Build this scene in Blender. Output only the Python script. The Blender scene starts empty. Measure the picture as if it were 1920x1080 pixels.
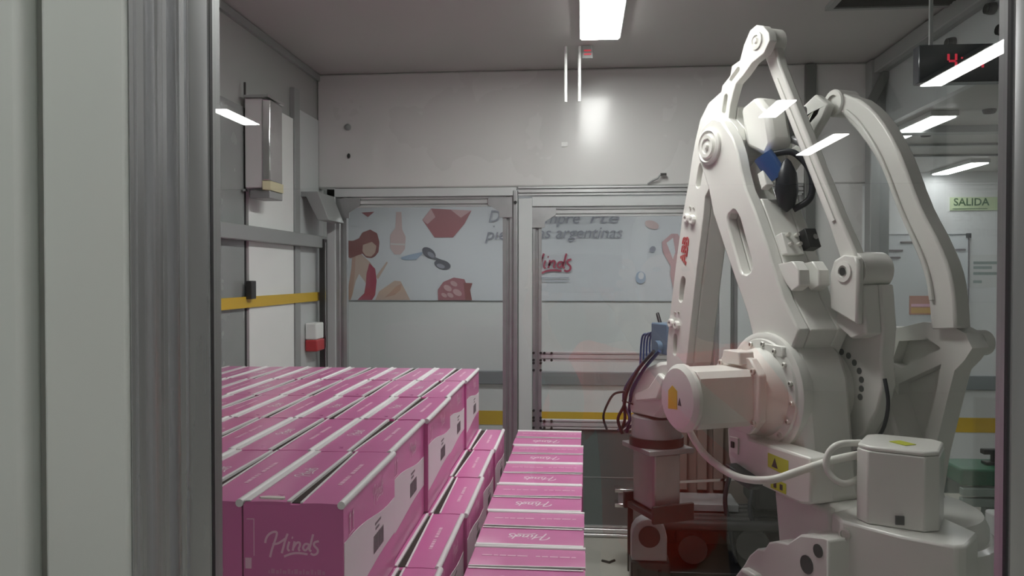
import bpy, bmesh, math, random
from mathutils import Vector, Matrix
from mathutils.geometry import tessellate_polygon
random.seed(7)
R = math.radians
scn = bpy.context.scene
COL = scn.collection

# ------------------------------------------------------------------ camera, world, exposure
cam_d = bpy.data.cameras.new('camera')
cam = bpy.data.objects.new('camera', cam_d)
COL.objects.link(cam)
cam_d.sensor_width = 36.0
cam_d.lens = 1500.0 / 1920.0 * 36.0
cam_d.clip_start = 0.02
cam.location = (0, 0, 1.63)
cam.rotation_euler = (R(90) - math.atan(25 / 1500), 0, math.atan(130 / 1500))
scn.camera = cam
w = bpy.data.worlds.new('world')
scn.world = w
w.use_nodes = True
w.node_tree.nodes['Background'].inputs[0].default_value = (0.6, 0.62, 0.62, 1)
w.node_tree.nodes['Background'].inputs[1].default_value = 0.05
scn.view_settings.view_transform = 'Standard'
scn.view_settings.look = 'None'
scn.view_settings.gamma = 1.0
scn.view_settings.exposure = 0.0
scn.view_settings.use_curve_mapping = False
CELL_LAMP = 34.0      # emission of the lamp in the cell
ROOM_LAMP = 26.0      # operator room lamps, mirrored ones and added fill
SIDE_LAMP = 16.0       # side room lamps, and added fill for corridor and side room

# ------------------------------------------------------------------ materials
MATS = {}
def mat(name, col, rough=0.5, metal=0.0, spec=0.5, var=0.0, scale=8.0, bump=0.0, coat=0.0, stretch=None, emit=None, es=0.0):
    m = bpy.data.materials.new(name)
    m.use_nodes = True
    nt = m.node_tree
    b = nt.nodes['Principled BSDF']
    b.inputs['Base Color'].default_value = (*col, 1)
    b.inputs['Roughness'].default_value = rough
    b.inputs['Metallic'].default_value = metal
    b.inputs['Specular IOR Level'].default_value = spec
    if coat:
        b.inputs['Coat Weight'].default_value = coat
        b.inputs['Coat Roughness'].default_value = 0.12
    if emit:
        b.inputs['Emission Color'].default_value = (*emit, 1)
        b.inputs['Emission Strength'].default_value = es
    if var or bump:
        tc = nt.nodes.new('ShaderNodeTexCoord')
        mp = nt.nodes.new('ShaderNodeMapping')
        if stretch: mp.inputs['Scale'].default_value = stretch
        nz = nt.nodes.new('ShaderNodeTexNoise')
        nz.inputs['Scale'].default_value = scale
        nz.inputs['Detail'].default_value = 5
        nt.links.new(tc.outputs['Object'], mp.inputs[0])
        nt.links.new(mp.outputs[0], nz.inputs['Vector'])
        if var:
            r = nt.nodes.new('ShaderNodeMapRange')
            r.inputs[1].default_value = 0.3; r.inputs[2].default_value = 0.7
            r.inputs[3].default_value = 1 - var; r.inputs[4].default_value = 1 + var
            mx = nt.nodes.new('ShaderNodeVectorMath'); mx.operation = 'SCALE'
            mx.inputs[0].default_value = col
            nt.links.new(nz.outputs[0], r.inputs[0])
            nt.links.new(r.outputs[0], mx.inputs['Scale'])
            nt.links.new(mx.outputs[0], b.inputs['Base Color'])
            rr = nt.nodes.new('ShaderNodeMapRange')
            rr.inputs[3].default_value = max(0.02, rough - 0.08); rr.inputs[4].default_value = min(1, rough + 0.08)
            nt.links.new(nz.outputs[0], rr.inputs[0])
            nt.links.new(rr.outputs[0], b.inputs['Roughness'])
        if bump:
            bp = nt.nodes.new('ShaderNodeBump')
            bp.inputs['Strength'].default_value = bump
            bp.inputs['Distance'].default_value = 0.01
            nt.links.new(nz.outputs[0], bp.inputs['Height'])
            nt.links.new(bp.outputs[0], b.inputs['Normal'])
    MATS[name] = m
    return m

def glass(name, ior, tint=(1, 1, 1), rough=0.0):
    m = bpy.data.materials.new(name); m.use_nodes = True
    nt = m.node_tree; nt.nodes.clear()
    o = nt.nodes.new('ShaderNodeOutputMaterial')
    mx = nt.nodes.new('ShaderNodeMixShader')
    fr = nt.nodes.new('ShaderNodeFresnel'); fr.inputs[0].default_value = ior
    geo = nt.nodes.new('ShaderNodeNewGeometry')
    # a thin pane: the same reflectance from either side
    mixi = nt.nodes.new('ShaderNodeMix'); mixi.data_type = 'FLOAT'
    mixi.inputs[2].default_value = ior; mixi.inputs[3].default_value = 1.0 / ior
    inv = nt.nodes.new('ShaderNodeMath'); inv.operation = 'DIVIDE'; inv.inputs[0].default_value = 1.0
    t = nt.nodes.new('ShaderNodeBsdfTransparent'); t.inputs[0].default_value = (*tint, 1)
    g = nt.nodes.new('ShaderNodeBsdfGlossy'); g.inputs['Roughness'].default_value = rough
    nt.links.new(geo.outputs['Backfacing'], mixi.inputs[0])
    nt.links.new(mixi.outputs[0], fr.inputs[0])
    nt.links.new(fr.outputs[0], mx.inputs[0])
    nt.links.new(t.outputs[0], mx.inputs[1]); nt.links.new(g.outputs[0], mx.inputs[2])
    nt.links.new(mx.outputs[0], o.inputs[0])
    MATS[name] = m
    return m

def emitter(name, col, s):
    return mat(name, (0.9, 0.9, 0.9), 0.5, emit=col, es=s)

mat('ceiling', (0.50, 0.50, 0.485), 0.5, var=0.03, scale=2)
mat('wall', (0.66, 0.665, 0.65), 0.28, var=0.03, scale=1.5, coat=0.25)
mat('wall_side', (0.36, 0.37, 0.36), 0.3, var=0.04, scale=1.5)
mat('wall_far', (0.72, 0.74, 0.74), 0.5, var=0.03, scale=1.2)
mat('wall_room', (0.58, 0.59, 0.57), 0.6, var=0.04, scale=1.2)
mat('front_panel', (0.58, 0.61, 0.575), 0.42, var=0.03, scale=2)
mat('floor', (0.44, 0.435, 0.385), 0.35, var=0.10, scale=3, bump=0.05)
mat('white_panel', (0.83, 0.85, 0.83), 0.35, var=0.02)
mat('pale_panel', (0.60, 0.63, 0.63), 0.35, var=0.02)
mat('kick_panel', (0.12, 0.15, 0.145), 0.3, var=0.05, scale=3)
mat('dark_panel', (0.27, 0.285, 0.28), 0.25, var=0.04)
mat('aluminium', (0.72, 0.725, 0.735), 0.26, metal=0.82, var=0.06, scale=20, stretch=(1, 1, 0.03))
mat('aluminium_bar', (0.70, 0.71, 0.715), 0.30, metal=0.55, var=0.05, scale=20, stretch=(0.03, 1, 1))
mat('aluminium_satin', (0.46, 0.47, 0.475), 0.42, metal=0.85, var=0.05, scale=20)
mat('steel', (0.68, 0.68, 0.68), 0.16, metal=1.0, var=0.05, scale=20)
mat('grey_paint', (0.30, 0.315, 0.31), 0.4, var=0.04)
mat('dark_post', (0.13, 0.135, 0.13), 0.45, var=0.05)
mat('black', (0.012, 0.012, 0.013), 0.45, var=0.1)
mat('rubber', (0.02, 0.02, 0.022), 0.6)
mat('vent_black', (0.02, 0.02, 0.02), 0.7)
mat('dark_metal', (0.05, 0.048, 0.048), 0.35, metal=0.5, var=0.15)
mat('machine_brown', (0.20, 0.16, 0.14), 0.45, var=0.1)
mat('machine_grey', (0.33, 0.34, 0.35), 0.4, metal=0.3, var=0.06)
mat('robot_white', (0.735, 0.735, 0.695), 0.34, var=0.025, scale=5, coat=0.2)
mat('robot_edge', (0.78, 0.78, 0.74), 0.3)
mat('robot_hole', (0.03, 0.03, 0.03), 0.6)
mat('bolt', (0.62, 0.61, 0.57), 0.3, metal=0.4)
mat('cable_white', (0.76, 0.76, 0.71), 0.45)
mat('cable_black', (0.02, 0.022, 0.028), 0.4)
mat('cable_blue', (0.035, 0.06, 0.16), 0.35)
mat('hose_blue', (0.05, 0.12, 0.33), 0.3)
mat('blue_steel', (0.11, 0.17, 0.25), 0.35)
mat('label_yellow', (0.75, 0.55, 0.02), 0.4)
mat('label_lime', (0.56, 0.60, 0.05), 0.4)
mat('print_black', (0.05, 0.05, 0.05), 0.5)
mat('red_print', (0.48, 0.035, 0.035), 0.4)
mat('pink', (0.64, 0.14, 0.385), 0.36, var=0.04, scale=6, bump=0.04, coat=0.25)
mat('pink_flap', (0.65, 0.15, 0.40), 0.30, var=0.05, scale=9, bump=0.10, coat=0.3)
mat('pink_print', (0.84, 0.50, 0.66), 0.4)
mat('pink_faint', (0.66, 0.25, 0.45), 0.4)
mat('white_print', (0.86, 0.74, 0.80), 0.35)
mat('carton_white', (0.80, 0.78, 0.79), 0.4, var=0.03, scale=10)
mat('carton_cut', (0.74, 0.67, 0.64), 0.6)
mat('carton_inside', (0.05, 0.035, 0.035), 0.9, spec=0.1)
mat('grey_print', (0.17, 0.15, 0.16), 0.5)
mat('wood', (0.42, 0.29, 0.17), 0.7, var=0.2, scale=12, stretch=(1, 8, 8))
mat('grey_band', (0.235, 0.26, 0.27), 0.5)
mat('yellow', (0.64, 0.42, 0.03), 0.45)
mat('poster', (0.69, 0.72, 0.76), 0.35, var=0.03, scale=1)
mat('hair', (0.31, 0.13, 0.13), 0.4)
mat('skin', (0.60, 0.46, 0.39), 0.5)
mat('skin_shade', (0.54, 0.35, 0.28), 0.5)
mat('dress', (0.43, 0.09, 0.14), 0.4)
mat('gem', (0.39, 0.16, 0.18), 0.4)
mat('gem_light', (0.60, 0.40, 0.42), 0.4)
mat('peach', (0.64, 0.50, 0.50), 0.4)
mat('shades', (0.16, 0.16, 0.19), 0.3)
mat('flower', (0.42, 0.19, 0.22), 0.4)
mat('poster_grey', (0.33, 0.34, 0.40), 0.4)
mat('poster_blue', (0.38, 0.47, 0.60), 0.4)
mat('green_belt', (0.012, 0.12, 0.06), 0.45, var=0.06)
mat('sage', (0.30, 0.37, 0.34), 0.4, metal=0.3)
mat('sign_green', (0.56, 0.68, 0.42), 0.5)
mat('dark_green', (0.05, 0.13, 0.05), 0.5)
mat('sign_copper', (0.52, 0.25, 0.19), 0.5)
mat('sign_gold', (0.66, 0.40, 0.10), 0.5)
mat('paper', (0.66, 0.68, 0.66), 0.6)
mat('board', (0.66, 0.70, 0.72), 0.3)
mat('sensor_amber', (0.60, 0.56, 0.36), 0.4)
mat('red_box', (0.50, 0.04, 0.05), 0.4)
mat('clock_face', (0.028, 0.032, 0.04), 0.2)
mat('shirt_red', (0.86, 0.085, 0.04), 0.7, var=0.06)
mat('trousers', (0.03, 0.035, 0.05), 0.8)
mat('person_skin', (0.45, 0.27, 0.19), 0.5)
mat('person_hair', (0.02, 0.015, 0.012), 0.6)
emitter('lamp_cell', (1.0, 1.0, 0.97), CELL_LAMP)
emitter('lamp_room', (1.0, 1.0, 0.98), ROOM_LAMP)
emitter('lamp_side', (1.0, 1.0, 1.0), SIDE_LAMP)
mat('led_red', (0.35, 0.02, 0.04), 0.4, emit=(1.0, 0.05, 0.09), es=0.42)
glass('glass_front', 1.74, (0.985, 0.99, 0.985))
glass('glass_pane', 1.40, (0.97, 0.98, 0.98))

# ------------------------------------------------------------------ mesh helpers
class MB:
    def __init__(s): s.v = []; s.f = []
    def add(s, vs, fs):
        o = len(s.v); s.v += [tuple(p) for p in vs]; s.f += [tuple(i + o for i in f) for f in fs]; return s
    def box(s, x0, x1, y0, y1, z0, z1):
        vs = [(x, y, z) for z in (z0, z1) for y in (y0, y1) for x in (x0, x1)]
        return s.add(vs, [(0, 2, 3, 1), (4, 5, 7, 6), (0, 1, 5, 4), (2, 6, 7, 3), (0, 4, 6, 2), (1, 3, 7, 5)])
    def bar(s, p0, p1, wd, ht, up=(0, 0, 1)):
        p0, p1 = Vector(p0), Vector(p1); d = (p1 - p0).normalized(); u = Vector(up)
        sd = d.cross(u).normalized(); u = sd.cross(d).normalized()
        vs = [p + sd * a * wd / 2 + u * b * ht / 2 for p in (p0, p1) for a, b in ((-1, -1), (1, -1), (1, 1), (-1, 1))]
        return s.add(vs, [(3, 2, 1, 0), (4, 5, 6, 7), (0, 1, 5, 4), (1, 2, 6, 5), (2, 3, 7, 6), (3, 0, 4, 7)])
    def cyl(s, p0, p1, r0, r1=None, n=20):
        r1 = r0 if r1 is None else r1
        p0, p1 = Vector(p0), Vector(p1); d = (p1 - p0).normalized()
        a = d.orthogonal().normalized(); b = d.cross(a)
        vs = []
        for p, r in ((p0, r0), (p1, r1)):
            for i in range(n):
                t = 2 * math.pi * i / n
                vs.append(p + (a * math.cos(t) + b * math.sin(t)) * r)
        fs = [(i, (i + 1) % n, n + (i + 1) % n, n + i) for i in range(n)]
        fs += [tuple(range(n - 1, -1, -1)), tuple(range(n, 2 * n))]
        return s.add(vs, fs)
    def tube(s, pts, r, n=8):
        pts = [Vector(p) for p in pts]; vs = []; m = len(pts); rs = r if isinstance(r, (list, tuple)) else [r] * m
        prev = None
        for i, p in enumerate(pts):
            d = (pts[min(i + 1, m - 1)] - pts[max(i - 1, 0)]).normalized()
            a = d.orthogonal().normalized() if prev is None else (prev - d * prev.dot(d)).normalized()
            prev = a; b = d.cross(a)
            for k in range(n):
                t = 2 * math.pi * k / n
                vs.append(p + (a * math.cos(t) + b * math.sin(t)) * rs[i])
        fs = [(i * n + k, i * n + (k + 1) % n, (i + 1) * n + (k + 1) % n, (i + 1) * n + k) for i in range(m - 1) for k in range(n)]
        fs += [tuple(range(n - 1, -1, -1)), tuple(range((m - 1) * n, m * n))]
        return s.add(vs, fs)
    def prism(s, poly, w0, w1, fn, holes=()):
        """poly in (u,v), extruded along w; fn maps (u,v,w) to xyz"""
        loops = [list(poly)] + [list(h) for h in holes]
        flat = [p for l in loops for p in l]
        tris = tessellate_polygon([[Vector((p[0], p[1], 0)) for p in l] for l in loops])
        n = len(flat)
        vs = [fn(p[0], p[1], w0) for p in flat] + [fn(p[0], p[1], w1) for p in flat]
        fs = [tuple(t) for t in tris] + [tuple(i + n for i in reversed(t)) for t in tris]
        o = 0
        for l in loops:
            k = len(l)
            for i in range(k):
                a, b = o + i, o + (i + 1) % k
                fs.append((a, b, b + n, a + n))
            o += k
        return s.add(vs, fs)
    def lathe(s, prof, fn, n=32):
        """prof: (radius, height) pairs; fn maps (x,y,h) to xyz"""
        vs = []; m = len(prof)
        for r, h in prof:
            for i in range(n):
                t = 2 * math.pi * i / n
                vs.append(fn(r * math.cos(t), r * math.sin(t), h))
        fs = [(j * n + i, j * n + (i + 1) % n, (j + 1) * n + (i + 1) % n, (j + 1) * n + i) for j in range(m - 1) for i in range(n)]
        fs += [tuple(range(n - 1, -1, -1)), tuple(range((m - 1) * n, m * n))]
        return s.add(vs, fs)
    def mesh(s, name, m, smooth=None):
        me = bpy.data.meshes.new(name)
        me.from_pydata(s.v, [], s.f); me.update()
        bm = bmesh.new(); bm.from_mesh(me)
        bmesh.ops.recalc_face_normals(bm, faces=bm.faces)
        bm.to_mesh(me); bm.free()
        me.materials.append(MATS[m])
        if smooth:
            me.shade_smooth(); me.set_sharp_from_angle(angle=R(smooth))
        return me
    def build(s, name, m, parent=None, bevel=0, smooth=None, seg=2):
        o = bpy.data.objects.new(name, s.mesh(name, m, smooth or (35 if bevel else None)))
        COL.objects.link(o); o.parent = parent
        if bevel:
            b = o.modifiers.new('bevel', 'BEVEL'); b.width = bevel; b.segments = seg
            b.limit_method = 'ANGLE'; b.angle_limit = R(40)
        return o

def empty(name, loc=(0, 0, 0), rz=0.0):
    o = bpy.data.objects.new(name, None); COL.objects.link(o)
    o.empty_display_size = 0.1
    o.location = loc; o.rotation_euler = (0, 0, rz); return o
def tag(o, label, cat, group=None):
    o['label'] = label; o['category'] = cat
    if group: o['group'] = group
    return o
def struct(o, label=None):
    o['kind'] = 'structure'
    if label: o['label'] = label
    return o
def place(name, me, parent, loc=(0, 0, 0), rot=(0, 0, 0), sc=None):
    o = bpy.data.objects.new(name, me); COL.objects.link(o); o.parent = parent
    o.location = loc; o.rotation_euler = rot
    if sc: o.scale = sc
    return o
def catmull(pts, k=6):
    P = [Vector(p) for p in pts]; out = []
    for i in range(len(P) - 1):
        a, b, c, d = P[max(i - 1, 0)], P[i], P[i + 1], P[min(i + 2, len(P) - 1)]
        for j in range(k):
            t = j / k
            out.append(0.5 * ((2 * b) + (c - a) * t + (2 * a - 5 * b + 4 * c - d) * t * t + (3 * b - a - 3 * c + d) * t ** 3))
    out.append(P[-1]); return out
def ribbon(mb, pts, wd, fn):
    P = [Vector((p[0], p[1])) for p in catmull([(x, y, 0) for x, y in pts], 5)]
    vs = []; m = len(P)
    for i, p in enumerate(P):
        d = (P[min(i + 1, m - 1)] - P[max(i - 1, 0)]).normalized(); nrm = Vector((-d.y, d.x)) * wd / 2
        vs += [fn(p.x + nrm.x, p.y + nrm.y), fn(p.x - nrm.x, p.y - nrm.y)]
    mb.add(vs, [(2 * i, 2 * i + 1, 2 * i + 3, 2 * i + 2) for i in range(m - 1)])
XY = lambda x, y: (x, y, 0.0)
# brush lettering of the brand, x 0..1, baseline about 0.10
_L = [[(425, 640), (432, 598), (462, 550), (510, 522), (548, 526), (541, 575), (515, 650), (492, 720), (475, 788)],
      [(500, 652), (560, 640), (612, 608), (652, 580)], [(665, 535), (640, 600), (618, 680), (600, 742)],
      [(682, 618), (664, 690), (684, 716)], [(708, 574), (722, 578)],
      [(738, 614), (718, 712)], [(724, 684), (758, 632), (790, 626), (795, 654), (782, 694), (796, 712)],
      [(888, 640), (850, 640), (828, 678), (848, 706), (878, 682), (898, 636)], [(936, 535), (914, 620), (896, 694), (916, 712)],
      [(996, 606), (952, 620), (946, 652), (982, 692), (978, 732), (940, 750), (908, 736)],
      [(625, 776), (700, 746), (780, 736), (876, 746)]]
def logo_mesh(name, m, width, wd=0.034):
    mb = MB(); k = width / 575.0
    for st in _L: ribbon(mb, [((x - 712) * k, (655 - y) * k) for x, y in st], wd * width, XY)
    return mb.mesh(name, m)
def text_mesh(name, body, size, m, bold=0.0, shear=0.0, ext=0.0006, align='CENTER'):
    c = bpy.data.curves.new(name, 'FONT'); c.body = body; c.size = size; c.offset = bold; c.shear = shear
    c.extrude = ext; c.align_x = align; c.align_y = 'CENTER'; c.resolution_u = 3
    o = bpy.data.objects.new(name, c); COL.objects.link(o)
    bpy.context.view_layer.update()
    me = bpy.data.meshes.new_from_object(o.evaluated_get(bpy.context.evaluated_depsgraph_get()))
    bpy.data.objects.remove(o); bpy.data.curves.remove(c)
    me.name = name; me.materials.clear(); me.materials.append(MATS[m]); return me
FACE_FRONT = (R(90), 0, 0)        # text in the XZ plane read from -Y

# ------------------------------------------------------------------ the setting
CZ = 2.89
BY = 4.93      # back wall of the cell
FY = 7.10      # far wall of the corridor
GY = 0.755     # front glass
struct(MB().box(-6, 6.5, -10, FY + 0.1, -0.1, 0).build('floor', 'floor'))
struct(MB().box(-1.8, 1.80, GY - 0.05, BY + 0.12, CZ, CZ + 0.1).build('ceiling', 'ceiling'))
struct(MB().box(-6, 6.5, -10, GY - 0.05, CZ + 0.01, CZ + 0.11).build('ceiling_operator_room', 'wall_room'))
o = struct(MB().box(1.80, 6.5, GY + 0.2, BY + 0.12, 2.50, 2.56).box(-3.2, 6.5, BY + 0.12, FY + 0.1, 2.50, 2.56).build('ceiling_corridor', 'ceiling'))
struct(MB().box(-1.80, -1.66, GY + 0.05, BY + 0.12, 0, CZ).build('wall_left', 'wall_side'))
# header above the doors and the white wall beside them
struct(MB().box(-1.66, 1.80, BY, BY + 0.12, 2.172, CZ).build('wall_back', 'wall', bevel=0.012))
struct(MB().box(1.385, 1.665, BY, BY + 0.1, 0, 2.172).build('wall_back_pier', 'wall'))
struct(MB().box(-3.2, 6.5, FY, FY + 0.1, 0, 2.5).build('wall_far', 'wall_far'))
struct(MB().box(-3.3, -3.2, BY + 0.12, FY + 0.1, 0, 2.5).build('wall_corridor_end', 'wall_far'))
struct(MB().box(6.4, 6.5, -10, FY + 0.1, 0, CZ).build('wall_right_room', 'wall_far'))
struct(MB().box(-6, 6.5, -10.1, -10, 0, CZ).build('wall_operator_rear', 'wall_room'))
struct(MB().box(-6.1, -6, -10, GY, 0, CZ).build('wall_operator_left', 'wall_room'))
# operator side front wall: panels left of the window, wall right of it, strip above and below
fw = struct(empty('wall_front', (0, 0, 0)))
MB().box(-6, -0.4425, GY + 0.022, GY + 0.05, 0, CZ).build('backing_sheet', 'front_panel', fw)
MB().box(-0.5300, -0.4425, GY - 0.008, GY + 0.0215, 0, CZ).build('panel', 'front_panel', fw, bevel=0.004)
MB().box(-1.30, -0.5495, GY - 0.008, GY + 0.0215, 0, CZ).build('panel', 'front_panel', fw, bevel=0.010, seg=4)
MB().box(0.465, 6.4, GY - 0.008, GY + 0.05, 0, CZ).build('panel', 'front_panel', fw, bevel=0.004)
MB().box(-0.4424, 0.4649, GY - 0.008, GY + 0.05, 2.45, CZ).build('lintel', 'front_panel', fw)
# bands on the far wall
struct(MB().box(-3.2, 6.4, FY - 0.03, FY, 0.652, 0.772).build('trim_1', 'grey_band', bevel=0.008))
struct(MB().box(-3.2, 6.4, FY - 0.004, FY, 0.288, 0.412).build('trim_2', 'yellow'))

# T-slot aluminium profile, outline in (u,v): width along u, depth along v, slots open to -v (front) and +u side
def tslot(wd, dp, cells):
    p = [(0, dp), (0, 0)]
    c = wd / cells
    for i in range(cells):
        m = c * (i + 0.5); s = c * 0.12; q = c * 0.26
        p += [(m - s * 1.5, 0), (m - s, dp * 0.05), (m - s, dp * 0.12), (m - q, dp * 0.12), (m - q, dp * 0.22), (m - s, dp * 0.34),
              (m + s, dp * 0.34), (m + q, dp * 0.22), (m + q, dp * 0.12), (m + s, dp * 0.12), (m + s, dp * 0.05), (m + s * 1.5, 0)]
    p += [(wd, 0), (wd, dp)]
    return p
def vpost(mb, x0, wd, y0, dp, z0, z1, cells=1):
    mb.prism(tslot(wd, dp, cells), z0, z1, lambda u, v, h: (x0 + u, y0 + v, h)); return mb
def hrail(mb, x0, x1, y0, dp, z0, ht, cells=1):
    mb.prism(tslot(ht, dp, cells), x0, x1, lambda u, v, h: (h, y0 + v, z0 + u)); return mb

# front window: outer posts, gaskets, inner trims, pane
win = struct(empty('window_1', (0, GY, 0)))
fp = MB()
prof = [(0, .05), (0, .004), (.003, 0), (.0065, 0), (.008, .003), (.011, .003), (.0125, 0), (.016, 0), (.018, .004), (.019, .014), (.030, .014), (.0315, .004),
        (.034, 0), (.0375, 0), (.039, .006), (.040, .014), (.0455, .014), (.047, .004), (.049, .001), (.0535, .001), (.0545, .005), (.0565, .005), (.0575, .001), (.060, 0), (.0755, 0), (.0765, .002), (.0765, .0065), (.0545, .0065), (.0545, .05)]
fp.prism(prof, 0, 2.45, lambda u, v, h: (-0.4417 + u * 1.082, -0.008 + v, h))
fp.build('frame_post', 'aluminium', win, smooth=30)
fp = MB(); fp.prism(prof, 0, 2.45, lambda u, v, h: (0.4641 - u * 1.082, -0.008 + v, h)); fp.build('frame_post', 'aluminium', win, smooth=30)
MB().box(-.3625, -.3583, -.006, -.0005, 0, 2.45).build('gasket', 'rubber', win)
MB().box(.3795, .3850, -.006, -.0005, 0, 2.45).build('gasket', 'rubber', win)
MB().box(-.3820, -.3644, .008, .030, 0, 2.45).build('inner_trim', 'aluminium_satin', win, bevel=.0015)
MB().box(.3876, .4040, .008, .032, 0, 2.45).build('inner_trim', 'aluminium_satin', win, bevel=.0015)
MB().box(-.3620, .3845, .0, .006, 0.02, 2.45).build('pane', 'glass_front', win)

# left wall: panels, post, rail, yellow stripe
wl = struct(empty('wall_left_panels', (-1.66, 0, 0)))
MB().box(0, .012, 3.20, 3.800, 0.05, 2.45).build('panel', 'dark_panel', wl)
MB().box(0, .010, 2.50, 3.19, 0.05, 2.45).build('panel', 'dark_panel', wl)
MB().box(0, .022, 3.835, 4.452, 0.05, 2.52).build('panel', 'white_panel', wl, bevel=.003)
MB().box(0, .012, 4.545, 4.925, 0.05, 2.60).build('panel', 'pale_panel', wl, bevel=.003)
MB().box(0, .008, 3.802, 3.833, 0.05, 2.45).build('gap_seal', 'rubber', wl)
MB().box(0, .030, 4.455, 4.542, 0.0, 2.70).build('post', 'grey_paint', wl, bevel=.004)
MB().box(0.03, .06, 3.77, 3.83, 1.51, 1.60).build('latch', 'dark_metal', wl, bevel=.004)
tag(MB().box(-1.635, -1.595, 2.4, 4.93, 1.795, 1.868).build('guard_rail', 'grey_paint', bevel=.004), 'grey horizontal guard rail along the left wall above the yellow stripe', 'rail')
MB().box(.030, .033, 2.4, 4.92, 1.468, 1.522).build('stripe', 'yellow', wl)
struct(MB().box(-1.66, -1.64, 2.4, 4.93, 2.845, 2.885).build('trim_3', 'grey_paint'))

# back doors of aluminium profile with clear panes
def door(name, x0, x1, ztop, stl, str_, rails, panes, extra=None):
    d = struct(empty(name, (0, BY, 0)))
    vpost(MB(), x0, stl, 0.02, .04, 0.02, ztop).build('stile', 'aluminium_satin', d)
    vpost(MB(), x1 - str_, str_, 0.02, .04, 0.02, ztop).build('stile', 'aluminium_satin', d)
    for z0, z1 in rails:
        hrail(MB(), x0 + stl, x1 - str_, 0.02, .04, z0, z1 - z0, 2 if z1 - z0 > .05 else 1).build('rail', 'aluminium_bar', d)
    for z0, z1 in panes:
        MB().box(x0 + stl - .01, x1 - str_ + .01, .038, .044, z0, z1).build('pane', 'glass_pane', d)
    return d
d1 = door('door_1', -1.546, -0.421, 2.12, .068, .066, [(2.055, 2.115), (0.02, 0.08)], [(0.075, 2.06)])
d2 = door('door_2', -0.300, 0.830, 2.045, .054, .060, [(1.990, 2.045), (1.093, 1.153), (0.674, 0.730), (0.012, 0.078)], [(0.725, 1.10), (1.145, 2.0)])
MB().box(-.256, .780, .036, .046, .07, .68).build('kick_panel', 'kick_panel', d2); MB().box(-.246, .770, .033, .036, .372, .378).build('panel_seam', 'grey_paint', d2)
for d, xs, zs in ((d1, (-1.478, -0.487), (2.055,)), (d2, (-0.246, 0.770), (1.990,))):
    for z in zs:
        for x, sx in ((xs[0], 1), (xs[1], -1)):
            MB().prism([(x - sx * .06, z + .055), (x + sx * .09, z + .055), (x + sx * .09, z + .01), (x + sx * .02, z - .035), (x + sx * .02, z - .07), (x - sx * .06, z - .07)], .008, .018,
                       lambda u, v, h: (u, h, v)).build('corner_bracket', 'aluminium_satin', d)
def dots(d, cx, cz):
    for dx in (-.022, 0, .022)[::2]:
        for dz in (-.022, .022):
            MB().cyl((cx + dx, .006, cz + dz), (cx + dx, .020, cz + dz), .008, n=10).build('screw_head', 'black', d)
for cz in (1.123, 1.06, .702, .765):
    dots(d2, -.272, cz)
for cz in (1.123, .702):
    dots(d2, -.205, cz)
# door surrounds
sur = struct(empty('trim_4', (0, BY, 0)))
MB().box(-1.60, -1.546, .0, .07, 0, 2.172).build('jamb', 'pale_panel', sur, bevel=.003)
MB().box(-.388, -.303, .0, .07, 0, 2.10).build('jamb', 'pale_panel', sur, bevel=.003)
MB().box(-.419, -.392, -.01, .07, 0, 2.15).build('jamb', 'aluminium_satin', sur, bevel=.003)
MB().box(.833, .90, .0, .07, 0, 2.172).build('jamb', 'pale_panel', sur, bevel=.003)
MB().box(-1.60, -.40, .0, .07, 2.118, 2.170).build('head_rail', 'pale_panel', sur, bevel=.003)
hrail(MB(), -.388, 1.32, -.012, .06, 2.118, .052, 2).build('head_rail', 'aluminium_bar', sur)
MB().box(-.303, .833, .0, .07, 2.05, 2.112).build('head_rail', 'pale_panel', sur, bevel=.003)
MB().cyl((-.405, -.02, 2.075), (-.405, -.008, 2.075), .010, n=12).build('bolt', 'black', sur)
# fixed side light of the back wall, right of the doors
d3 = door('door_3', 0.90, 1.325, 2.11, .045, .045, [(2.06, 2.11), (.02, .08)], [(0.075, 2.07)])
struct(MB().box(1.325, 1.385, BY - .035, BY + .04, 0, 2.88).build('trim_5', 'dark_post', bevel=.004))

# right hand glass wall of the cell
rw = struct(empty('window_2', (1.73, 0, 0)))
MB().box(-.055, .055, BY - .10, BY - .005, 0, 2.88).build('corner_post', 'grey_paint', rw, bevel=.006)
MB().box(-.04, .04, 1.0, BY - .10, 2.80, 2.88).build('top_rail', 'grey_paint', rw, bevel=.006)
MB().box(-.04, .04, 1.0, BY - .10, 0, .08).build('bottom_rail', 'grey_paint', rw, bevel=.006)
MB().box(-.02, .02, 1.0, BY - .10, .08, .085).build('gasket', 'rubber', rw)
MB().box(-.003, .003, 1.0, BY - .10, .085, 2.80).build('pane', 'glass_pane', rw)
struct(MB().box(1.80, 6.4, BY - .05, BY + .05, 2.46, 2.50).build('trim_6', 'grey_paint'))
for yy in (5.55, 6.05):
    struct(MB().box(1.84, 6.4, yy, yy + .05, 2.485, 2.50).build('trim_7' if yy < 6 else 'trim_8', 'grey_paint'))
struct(MB().box(1.76, 1.80, 1.0, BY + .12, 2.50, 2.88).build('wall_right_bulkhead', 'pale_panel'))

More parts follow.
